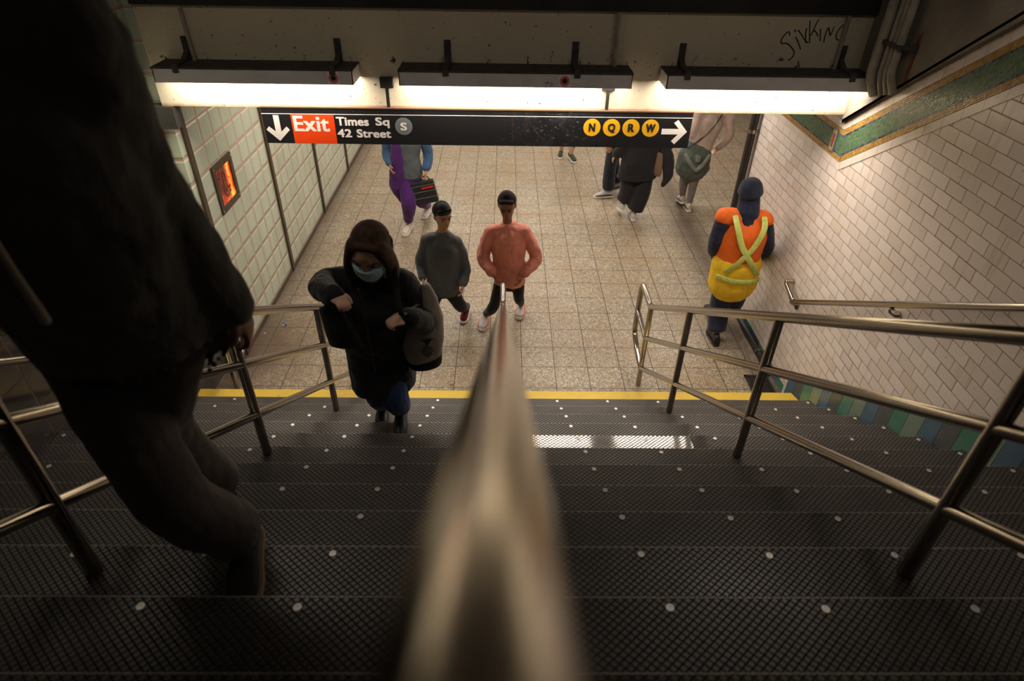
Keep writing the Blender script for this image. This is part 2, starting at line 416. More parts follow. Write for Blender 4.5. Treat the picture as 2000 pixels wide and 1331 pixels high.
# stair-side left wall: dark tiles low, sage tiles above, the change following the flight
w = MB(); z0 = 1.15
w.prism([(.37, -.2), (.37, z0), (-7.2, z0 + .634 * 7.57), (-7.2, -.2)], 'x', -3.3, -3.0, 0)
w.prism([(.37, z0), (.37, 3.2), (-7.2, 7.6), (-7.2, z0 + .634 * 7.57)], 'x', -3.3, -3.0, 1)
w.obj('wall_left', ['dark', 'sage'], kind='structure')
MB().box((-3.3, 14.0, -.2), (6.0, 14.2, 2.8)).obj('wall_back', 'white', kind='structure')
MB().box((5.8, 1.9, -.2), (6.0, 14.2, 2.8)).obj('wall_right', 'white', kind='structure')
MB().box((-3.3, -7.4, -.2), (2.4, -7.2, 7.6)).obj('wall_front', 'plaster', kind='structure')
MB().box((WX + .35, 1.7, -.2), (6.0, 1.9, 2.8)).obj('wall_front', 'white', kind='structure')
MB().box((-2.9, .37, 0), (-2.885, 14, .04)).obj('baseboard_left', 'bronze', kind='structure')
b = MB().box((-2.9, .3, 2.325), (WX, .55, 3.1)); b.obj('trim_beam', 'beam', kind='structure')
MB().box((-2.9, .265, 2.97), (WX, .302, 3.07)).obj('trim_channel', 'channel', kind='structure')
MB().box((-2.999, .27, 2.17), (-2.82, .37, 2.325)).obj('trim_beam_bearing', 'black', kind='structure')
for ym in (.48, 2.066, 3.61, 5.16, 6.71):
    MB().box((-2.9, ym - .028, 0), (-2.878, ym + .028, 2.64)).obj('trim_mullion', 'bronze', kind='structure')
MB().box((-3.0, .35, 0), (-2.985, .372, 2.3)).obj('trim_corner', 'rust', kind='structure')
# plaster above the mosaic, standing proud of the tiles
a_ = .6465
def yzl(y, z0, off): return z0 + a_ * (.223 - y) + off
MB().prism([(.30, 2.268), (.30, 3.3), (-7.2, 7.4), (-7.2, yzl(-7.2, 2.333, 0)), (.345, 2.262)], 'x', WX - .04, WX + .1).obj('wall_right_plaster', 'plaster', kind='structure')
# mosaic band: level in the hall, climbing with the stairs
def band(name, mat, dep, low, high, ykl, ykh, ya=1.9, yb=-7.2):
    """low/high: heights of the level part; ykl/ykh: where each edge turns up the slope"""
    bm = bmesh.new(); uv = bm.loops.layers.uv.new('UVMap')
    P = [(ya, low, 0, 0), (ykl, low, ya - ykl, 0), (ykh, high, ya - ykh, high - low), (ya, high, 0, high - low)]
    sl = math.hypot(1, a_)
    L2 = (ykl - yb) * sl
    Qd = [(ykl, low, ya - ykl, 0), (yb, low + a_ * (ykl - yb), ya - ykl + L2, 0), (yb, high + a_ * (ykh - yb), ya - ykl + L2, high - low), (ykh, high, ya - ykh, high - low)]
    for q in (P, Qd):
        f = bm.faces.new([bm.verts.new((WX - dep, p[0], p[1])) for p in q])
        for lp, p in zip(f.loops, q): lp[uv].uv = (p[2], p[3])
    ex = bmesh.ops.extrude_face_region(bm, geom=list(bm.faces))
    for v in ex['geom']:
        if isinstance(v, bmesh.types.BMVert): v.co.x = WX + .01
    bmesh.ops.recalc_face_normals(bm, faces=bm.faces)
    me = bpy.data.meshes.new(name); bm.to_mesh(me); bm.free(); me.materials.append(MT[mat])
    o = bpy.data.objects.new(name, me); COL.objects.link(o); o['kind'] = 'structure'
    return o
mos = band('trim_mosaic', 'mosaic', .006, 2.005, 2.221, .223, .289)
band('trim_white_lower', 'trim', .005, 1.953, 2.003, .203, .222)
band('trim_white_upper', 'trim', .007, 2.223, 2.272, .290, .305)
# small diamond set in the green field near the bend
md = MB(); cy, cz = .395, 2.113
for wd_, hd_, dx_, mi in ((.040, .085, .010, 0), (.028, .075, .012, 1)):
    md.prism([(cy - wd_, cz - hd_), (cy + wd_, cz - hd_), (cy + wd_, cz + hd_), (cy - wd_, cz + hd_)], 'x', WX - dx_, WX, mi)
md.prism([(cy - .017, cz - .05), (cy + .017, cz - .05), (cy + .017, cz + .05), (cy - .017, cz + .05)], 'x', WX - .0125, WX, 0)
md.prism([(cy, cz - .05), (cy + .02, cz), (cy, cz + .05), (cy - .02, cz)], 'x', WX - .014, WX, 2)
md.obj('mosaic_diamond', ['dblue', 'dgold', 'dred'], parent=mos)
# coloured base tiles along the flight and in the hall
bt = MB(); names = ['t_green', 't_sage', 't_blue', 't_slate']
TW = .1255
for i in range(-13, 46):
    y1 = -1.352 - TW * i; y0 = y1 - TW + .003
    if y1 > -.05: continue
    zt = lambda y: .219 + .655 * (-.135 - y)
    bt.prism([(y0, zt(y0) - .5), (y1, zt(y1) - .5), (y1, zt(y1)), (y0, zt(y0))], 'x', WX - .004, WX, i % 4)
for i in range(15):
    y0 = -.05 + .13 * i
    bt.prism([(y0, 0), (y0 + .127, 0), (y0 + .127, .094), (y0, .094)], 'x', WX - .004, WX, (2 * i + i // 3) % 4)
bt.obj('baseboard_right', names, kind='structure')
tt = MB()
y = -.12
while y > -7:
    z1 = .219 + .655 * (-.135 - y); y2 = y - .13; z2 = .219 + .655 * (-.135 - y2)
    tt.prism([(y, z1), (y2 + .002, z2), (y2 + .002, z2 + .036), (y, z1 + .036)], 'x', WX - .004, WX); y = y2
tt.obj('trim_stair', 'trim', kind='structure')
# curb under the black pipe
MB().prism([(1.88, 0), (1.99, 0), (1.99, .03), (1.90, .022)], 'y', .22, 1.9).obj('trim_curb', 'concrete', kind='structure')

# ---------------------------------------------------------------- staircase
st = thing('staircase', 'wide dark staircase of rubber-covered treads climbing from the yellow first tread', 'staircase', (-.5, -.3, 0))
sb = MB()
prof = [(nose(1) - .02, 0)]
for k in range(1, 22):
    prof += [(nose(k) - .02, R_ * k - .03), (nose(k + 1) - .02, R_ * k - .03)]
prof += [(nose(22) - .02, -.1)]
prof[0] = (nose(1) - .02, -.1)
sb.prism(prof, 'x', -2.998, 1.985).obj('riser_block', 'riser', parent=st)
random.seed(3)
screw_mesh = None
for k in range(1, 22):
    n, z = nose(k), R_ * k
    if k == 1: n, z = -.258, .187
    def slab(x0, x1, mat, tilt=0.):
        bm = MB()
        poly = [(x0, n), (1.95, n), (1.984, n - .12), (1.984, n - T_ - .018), (x0, n - T_ - .018)] if x1 > 1.9 else [(x0, n), (x1, n), (x1, n - T_ - .018), (x0, n - T_ - .018)]
        bm.prism(poly, 'z', z - .03, z)
        if tilt:
            for v in bm.b.verts:
                if v.co.z > z - .01: v.co.z += tilt * ((n - v.co.y) / T_ * 2 - 1)
        bmesh.ops.bevel(bm.b, geom=[e for e in bm.b.edges if abs(e.verts[0].co.y - n) < 1e-4 and abs(e.verts[1].co.y - n) < 1e-4 and e.verts[0].co.z > z - .012 and e.verts[1].co.z > z - .012], offset=.004, segments=2, affect='EDGES')
        return bm.obj('tread', mat, parent=st)
    tilt = 0
    if k == 6:
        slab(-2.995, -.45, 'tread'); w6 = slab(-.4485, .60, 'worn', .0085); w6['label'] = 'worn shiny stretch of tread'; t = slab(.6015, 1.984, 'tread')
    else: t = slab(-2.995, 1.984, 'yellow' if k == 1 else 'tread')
    if k == 1: t['label'] = 'yellow painted tread'; continue
    if k > 15: continue
    for xs in [-.05 + .393 * i for i in range(6)] + [-.99 - .393 * i for i in range(6)]:
        x = xs + random.uniform(-.006, .006); yy = n - .033 + random.uniform(-.003, .003)
        if screw_mesh is None:
            m_ = MB().ring((0, 0, 0), (0, 0, 1), .0105, .0042, .0022, 16); m_.disc((0, 0, 0), (0, 0, 1), .0045, .001, 10)
            s_ = m_.obj('screw', 'screw'); screw_mesh = s_.data
        else:
            s_ = bpy.data.objects.new('screw', screw_mesh); COL.objects.link(s_)
        s_.parent = t; wl = V((x, yy, z + .0005 + (.0085 * ((n - yy) / T_ * 2 - 1) if k == 6 and -.45 < x < .6 else 0)))
        s_.location = wl - V(st.location) - V(t.location)

# ---------------------------------------------------------------- railings
SL = .62
def topz(y): return .828 + SL * (.06 - y)
def railing(x, posts, label, ylast=-5.4, r=.0235):
    o = thing('stair_railing', label, 'railing', (x, .06, 0), 'steel railings dividing the stairs')
    zf = lambda y: R_ * max(0, min(21, math.floor((nose(1) - y) / T_) + 1)) if y < nose(1) else 0.
    X = lambda y, z: (x, y, z)
    MB().tube([X(ylast, topz(ylast)), X(.06, .828), X(.44, .826), X(.462, .60), X(.462, .30), X(.30, .235), X(.055, .195)], r, 18, .055).obj('top_rail', 'steel', parent=o, smooth=True)
    MB().tube([X(ylast, .508 + .633 * (.07 - ylast)), X(.065, .508), X(.46, .535)], r * .88, 16, .01).obj('middle_rail', 'steel', parent=o, smooth=True)
    MB().tube([X(ylast, .193 + .64 * (.055 - ylast)), X(.055, .193)], r * .88, 16).obj('lower_rail', 'steel', parent=o, smooth=True)
    for y in posts:
        zt = topz(y) if y < .06 else .828
        MB().tube([X(y, zf(y)), X(y, zt)], r * .95, 16).obj('post', 'steel', parent=o, smooth=True)
    return o
P4 = [.045, -.885, -2.012, -3.18, -4.36]
railing(.732, P4, 'steel railing with three pipes on the right half of the stairs')
railing(-1.68, P4, 'steel railing left of the woman in the blue mask, partly behind the dark foreground person')
railing(-.484, P4, 'steel railing running up the middle, its blurred top pipe widest at the bottom edge', r=.024)
railing(-2.805, [-.045, -1.02, -2.1, -3.2, -4.36], 'steel railing beside the dark tiled left wall, behind the left person', r=.0225)
# wall handrail on the right
wr = thing('wall_handrail', 'steel handrail bracketed to the white tiled right wall', 'handrail', (1.92, .08, .867))
xh = 1.92
MB().tube([(WX, .325, .93), (xh, .325, .925), (xh, .09, .87), (xh, -5.5, .87 + .618 * 5.59)], .0215, 18, .03).obj('rail', 'steel', parent=wr, smooth=True)
for yb in (.15, -1.03, -2.6, -4.2):
    zb = .87 + (.618 * (.09 - yb) if yb < .09 else .012)
    q = MB().tube([(xh, yb, zb - .018), (xh, yb, zb - .055), (WX - .03, yb, zb - .085), (WX - .004, yb, zb - .085)], .008, 10, .03)
    q.disc((WX - .012, yb, zb - .085), (1, 0, 0), .034, .012); q.box((xh - .012, yb - .03, zb - .026), (xh + .012, yb + .03, zb - .018))
    q.obj('bracket', 'steel', parent=wr, smooth=False)

# ---------------------------------------------------------------- light fixtures
def fixture(x0, x1, br, rod, sticker, label):
    o = thing('fluorescent_fixture', label, 'light fixture', ((x0 + x1) / 2, .18, 2.542), 'fluorescent fixtures in a row on the beam')
    y0, y1, z0, z1 = .063, .298, 2.542, 2.632; t = .006
    h = MB().box((x0, y0, z1 - t), (x1, y1, z1)).box((x0, y0, z0), (x1, y0 + t, z1)).box((x0, y1 - t, z0 + .03), (x1, y1, z1)).box((x0, y0, z0), (x0 + t, y1, z1)).box((x1 - t, y0, z0), (x1, y1, z1))
    h.obj('housing', 'housing', parent=o)
    d = MB().box((x0 - .004, y0 - .003, z1 - .004), (x1 + .004, y1, z1 + .006)); d.obj('top_cover', 'dust', parent=o); 
    MB().box((x0 + .008, y0 + .008, 2.556), (x1 - .008, y1 - .008, 2.562)).obj('glowing_diffuser', 'tube', parent=o)
    for xb in br:
        q = MB().box((xb - .02, y0 - .006, z1 - .028), (xb + .02, y0, z1 + .012), .002).box((xb - .02, y0 - .004, z1 + .006), (xb + .02, y1, z1 + .026), .002)
        q.prism([(y1 - .10, z1 + .02), (y1, z1 + .02), (y1, z1 + .07)], 'x', xb - .016, xb + .016)
        q.box((xb - .022, y1 - .008, z1), (xb + .022, y1, z1 + .15), .002)
        q.ring((xb, y1 - .008, z1 + .125), (0, -1, 0), .013, .006, .004); q.ring((xb, y1 - .008, z1 + .085), (0, -1, 0), .013, .006, .004)
        q.obj('bracket', 'dust', parent=o)
    MB().tube([(rod, .262, z1), (rod + (0 if rod > -1 else -.012), .262, 2.967)], .0125, 12).obj('conduit', 'pipe', parent=o, smooth=True)
    if sticker is not None:
        s = MB().box((sticker - .038, y0 - .0015, 2.547), (sticker + .038, y0, 2.625)).obj('sticker', 'stick', parent=o)
        MB().ring((sticker, y0 - .0022, 2.585), (0, -1, 0), .032, .018, .0006, 32).obj('red_ring', 'stickred', parent=s)
        MB().disc((sticker, y0 - .0020, 2.585), (0, -1, 0), .0165, .0006).obj('dark_centre', 'ink', parent=s)
        ms = MB()
        for k in range(22):
            a = k / 22 * 2 * math.pi
            c0 = V((sticker + math.cos(a) * .025, y0 - .0034, 2.585 + math.sin(a) * .025))
            ms.box(c0 - V((.0016, 0, .0022)), c0 + V((.0016, .0005, .0022)))
        ms.obj('sticker_lettering', 'stick', parent=s)
    return o
fixture(-2.775, -1.478, (-2.62, -1.606), -2.57, -1.604, 'grey fluorescent fixture nearest the green tiled wall, with a round red sticker')
fixture(-1.178, .358, (-.87, -.007), .26, -.088, 'grey fluorescent fixture in the middle of the beam, with a round red sticker')
fixture(.586, 1.945, (.717, 1.808), 1.765, None, 'grimy fluorescent fixture nearest the white tiled wall, without a sticker')
# scratched tag under the graffiti: marker strokes on the beam
GRAF = [[(1.419, 2.837), (1.408, 2.863), (1.392, 2.854), (1.374, 2.828), (1.368, 2.803), (1.379, 2.786), (1.405, 2.792), (1.43, 2.781), (1.458, 2.758), (1.478, 2.738), (1.477, 2.712), (1.467, 2.692), (1.447, 2.684)], [(1.44, 2.874), (1.452, 2.86)], [(1.46, 2.83), (1.484, 2.802), (1.516, 2.753)], [(1.464, 2.872), (1.492, 2.85), (1.52, 2.816), (1.555, 2.794)], [(1.539, 2.794), (1.521, 2.85), (1.519, 2.884)], [(1.529, 2.928), (1.541, 2.878), (1.565, 2.794)], [(1.585, 2.94), (1.574, 2.907), (1.569, 2.873), (1.558, 2.837)], [(1.569, 2.873), (1.595, 2.857), (1.611, 2.834)], [(1.612, 2.882), (1.632, 2.806)], [(1.659, 2.798), (1.655, 2.852), (1.663, 2.897), (1.692, 2.833), (1.7, 2.897)], [(1.758, 2.909), (1.736, 2.881), (1.728, 2.847), (1.737, 2.819), (1.757, 2.814)]]
gm = MB()
for L in GRAF: gm.tube([(x, .2995, z) for x, z in L], .0042, 6, .02)
for v in gm.b.verts: v.co.y = .2995 + (v.co.y - .2995) * .3
tag(gm.obj('graffiti', 'ink'), 'black marker graffiti on the upper right of the cream beam', 'graffiti')
gm = MB()
for L in ([(-.225, 2.572), (-.17, 2.572), (-.165, 2.56), (-.19, 2.553)], [(-.20, 2.59), (-.205, 2.556)]): gm.tube([(x, .0625, z) for x, z in L], .0014, 6, .01)
tag(gm.obj('marker_scribble', 'ink'), 'small dark marker scribble left of the sticker on the middle fixture', 'graffiti')

# ---------------------------------------------------------------- hanging sign
sg = thing('hanging_sign', 'long black station sign hanging below the beam, with exit arrow and route discs', 'sign', (-.67, .26, 2.085))
SY = .25
MB().box((-2.195, SY, 2.086), (.855, SY + .03, 2.34), .002).obj('panel', 'sign', parent=sg)
MB().box((-2.195, SY - .004, 2.338), (.855, SY + .04, 2.347)).obj('top_edge', plain('brown sign edge', (.22, .12, .08), .5, .3), parent=sg)
def flat(poly, name, mat, parent=sg, d=.0012, y=SY):
    return MB().prism(poly, 'y', y - d, y + .0005).obj(name, mat, parent=parent)
flat([(-2.195, 2.2935), (.855, 2.2995), (.855, 2.3035), (-2.195, 2.2975)], 'white_line', 'wht', d=.0011)
flat([(-.4275, 2.088), (-.4245, 2.088), (-.4245, 2.336), (-.4275, 2.336)], 'seam', 'bronze')
for xx in (-1.98, -1.55, -.44, -.33, .46, .66):
    MB().disc((xx, SY, 2.318), (0, -1, 0), .004, .003, 10).obj('rivet', 'bronze', parent=sg)
flat([(-1.994, 2.0885), (-1.690, 2.0885), (-1.690, 2.2925), (-1.994, 2.2925)], 'exit_field', 'red', d=.0014)
flat([(-2.118, 2.285), (-2.078, 2.285), (-2.078, 2.17), (-2.036, 2.206), (-2.016, 2.183), (-2.099, 2.104), (-2.182, 2.183), (-2.160, 2.206), (-2.118, 2.17)], 'down_arrow', 'wht', d=.0016)
flat([(.647, 2.224), (.647, 2.185), (.768, 2.185), (.726, 2.137), (.752, 2.114), (.830, 2.205), (.755, 2.288), (.728, 2.266), (.768, 2.224)], 'right_arrow', 'wht', d=.0016)
def text(s, x0, x1, z0, z1, mat, name, parent=sg, bold=.0034, y=SY - .002):
    c = bpy.data.curves.new(name, 'FONT'); c.body = s; c.size = 1; c.resolution_u = 4; c.space_character = 1.04
    o = bpy.data.objects.new(name, c); COL.objects.link(o)
    bpy.context.view_layer.update()
    me = bpy.data.meshes.new_from_object(o.evaluated_get(bpy.context.evaluated_depsgraph_get()))
    bpy.data.objects.remove(o)
    xs = [v.co.x for v in me.vertices]; ys = [v.co.y for v in me.vertices]
    a, b, c0, d0 = min(xs), max(xs), min(ys), max(ys)
    P = [(x0 + bold + (v.co.x - a) / (b - a) * (x1 - x0 - 2 * bold), z0 + bold + (v.co.y - c0) / (d0 - c0) * (z1 - z0 - 2 * bold)) for v in me.vertices]
    F = [tuple(p.vertices) for p in me.polygons]
    bm = bmesh.new(); k = 0
    for dx in (-1, -.5, 0, .5, 1):                      # heavy strokes: the outline laid over itself
        for dz in (-.6, 0, .6):
            vs = [bm.verts.new((px + dx * bold, y - k * .00003, pz + dz * bold)) for px, pz in P]; k += 1
            for f in F: bm.faces.new([vs[i] for i in f])
    for f in bm.faces:
        if f.normal.y > 0: f.normal_flip()
    me2 = bpy.data.meshes.new(name); bm.to_mesh(me2); bm.free(); bpy.data.meshes.remove(me)
    me2.materials.append(MT[mat])
    o = bpy.data.objects.new(name, me2); COL.objects.link(o); child(o, parent)
    return o
text('Exit', -1.981, -1.729, 2.172, 2.286, 'wht', 'exit_lettering', bold=.0045)
text('Times', -1.676, -1.447, 2.2165, 2.281, 'wht', 'destination_word')
text('Sq', -1.399, -1.300, 2.203, 2.281, 'wht', 'destination_word')
text('42', -1.680, -1.577, 2.1345, 2.196, 'wht', 'street_number')
text('Street', -1.542, -1.296, 2.1335, 2.196, 'wht', 'street_word')
dsc = MB().disc((-1.2005, SY + .0005, 2.2185), (0, -1, 0), .0615, .002, 40).obj('route_disc', 'grey', parent=sg); dsc['label'] = 'grey disc with the letter S'
text('S', -1.224, -1.178, 2.188, 2.247, 'wht', 'route_letter', parent=sg, y=SY - .003)
for ch, x in (('N', .1435), ('Q', .284), ('R', .424), ('W', .564)):
    dsc = MB().disc((x, SY + .0005, 2.2275), (0, -1, 0), .0615, .002, 40).obj('route_disc', 'gold', parent=sg); dsc['label'] = 'yellow disc with the letter ' + ch
    w_ = .034 if ch == 'W' else (.027 if ch == 'Q' else .0235)
    text(ch, x - w_, x + w_, (2.1965 if ch != 'Q' else 2.189), 2.2585, 'ink', 'route_letter', y=SY - .003)
for xs in (-1.297, .237):
    MB().box((xs - .011, .258, 2.34), (xs + .011, .276, 2.50)).obj('hanger_rod', 'black', parent=sg)
    MB().box((xs - .045, .255, 2.475), (xs + .045, .3, 2.545), .004).obj('hanger_bracket', 'black', parent=sg)

# ---------------------------------------------------------------- pipes, panel, drain, litter
o = thing('drain_pipe', 'black pipe rising at the wall corner, clamped near its top', 'pipe', (1.93, 1.86, 0))
MB().tube([(1.93, 1.862, 0.0), (1.93, 1.862, 2.64)], .038, 20).obj('pipe', 'black', parent=o, smooth=True)
MB().tube([(1.93, 1.862, 1.70), (1.93, 1.862, 1.735)], .041, 20).obj('clamp', 'steel', parent=o, smooth=True)['label'] = 'metal clamp'
MB().box((1.93, 1.85, 1.70), (1.99, 1.875, 1.735)).obj('clamp_arm', 'steel', parent=o)
o = thing('floor_pipe', 'black pipe lying along the foot of the white tiled wall', 'pipe', (1.947, 1.0, .04))
MB().tube([(1.947, 1.81, .055), (1.947, .36, .055), (1.95, .24, .03), (1.95, .20, .0)], .029, 16, .05).obj('pipe', 'black', parent=o, smooth=True)
MB().tube([(1.947, .50, .055), (1.947, .47, .055)], .033, 16).obj('coupling', 'steel', parent=o, smooth=True)
gr = thing('drain_grate', 'dark iron drain grate in the floor corner below the white wall', 'drain grate', (1.845, .08, 0))
q = MB()
x0, x1, y0, y1 = 1.735, 1.945, -.06, .20
q.box((x0, y0, 0), (x1, y0 + .02, .008)).box((x0, y1 - .02, 0), (x1, y1, .008)).box((x0, y0, 0), (x0 + .02, y1, .008)).box((x1 - .02, y0, 0), (x1, y1, .008))
q.obj('frame', 'iron', parent=gr)
q = MB()
for i in range(9): q.box((x0 + .02, y0 + .032 + i * .024, 0), (x1 - .02, y0 + .040 + i * .024, .006))
for i in range(3): q.box((x0 + .06 + i * .043, y0 + .02, 0), (x0 + .067 + i * .043, y1 - .02, .007))
q.obj('bars', 'iron', parent=gr)
MB().box((x0 + .01, y0 + .01, 0), (x1 - .01, y1 - .01, .002)).obj('pit', 'black', parent=gr)
pn = thing('display_window', 'small square wall window glowing orange, framed in dark metal', 'display', (-2.9, .955, 1.49))
def yzframe(y0, y1, z0, z1, w, x, name, mat, parent):
    q = MB()
    for a in ((y0, z0, y1, z0 + w), (y0, z1 - w, y1, z1), (y0, z0 + w, y0 + w, z1 - w), (y1 - w, z0 + w, y1, z1 - w)):
        q.box((-2.9, a[0], a[1]), (x, a[2], a[3]), .001)
    return q.obj(name, mat, parent=parent)
yzframe(.745, 1.165, 1.285, 1.70, .055, -2.885, 'frame', 'bronze', pn)
MB().box((-2.8995, .795, 1.335), (-2.896, 1.115, 1.65)).obj('glowing_picture', 'glow', parent=pn)
for a, b in ((.765, 1.31), (1.145, 1.31), (.765, 1.675), (1.145, 1.675)):
    MB().disc((-2.885, a, b), (1, 0, 0), .006, .002, 10).obj('screw', 'screw', parent=pn)
gs = MB()
for L in ([(.83, 1.60), (.85, 1.63), (.88, 1.60), (.86, 1.56), (.83, 1.58)], [(.92, 1.61), (.91, 1.53), (.93, 1.45), (.95, 1.42)], [(.95, 1.60), (.97, 1.55), (.96, 1.48), (.99, 1.44)], [(.99, 1.43), (1.03, 1.46), (1.02, 1.40), (.99, 1.42)], [(.88, 1.50), (.90, 1.42), (.94, 1.38), (1.01, 1.40)]):
    gs.tube([(-2.895, y, z) for y, z in L], .006, 6, .01)
for v in gs.b.verts: v.co.x = -2.895 + (v.co.x + 2.895) * .2
gs.obj('scribbles', 'ink', parent=pn)
# painted conduits in the upper right corner
for i, (yy, rr, xo) in enumerate(((-.02, .034, 1.875), (-.10, .020, 1.89), (-.155, .020, 1.89), (-.215, .024, 1.885))):
    o = MB().tube([(1.93, yy - .02, 2.55 + i * .02), (xo, yy, 2.66 + i * .02), (xo, yy, 3.24)], rr, 14, .05).obj('conduit_pipe', 'pipe', smooth=True)
    tag(o, ('thickest grey-painted pipe in the upper right corner, beside the beam', 'thin grey-painted pipe next to the thickest one in the upper right corner', 'thin grey-painted pipe between two others in the upper right corner', 'grey-painted pipe nearest the rusty streak in the upper right corner')[i], 'pipe', 'painted pipes in the upper right corner')
cl = MB().box((1.86, -.26, 2.86), (1.945, .03, 2.885)); cl.box((1.93, -.30, 2.84), (1.96, -.26, 2.90))
tag(cl.obj('pipe_clamp', 'dust'), 'dusty clamp strapping the painted pipes to the plaster', 'pipe clamp')
MB().prism([(-.30, 2.70), (-.27, 2.69), (-.26, 2.95), (-.30, 2.97)], 'x', 1.946, 1.95).obj('trim_rust_streak', 'rust', kind='structure')
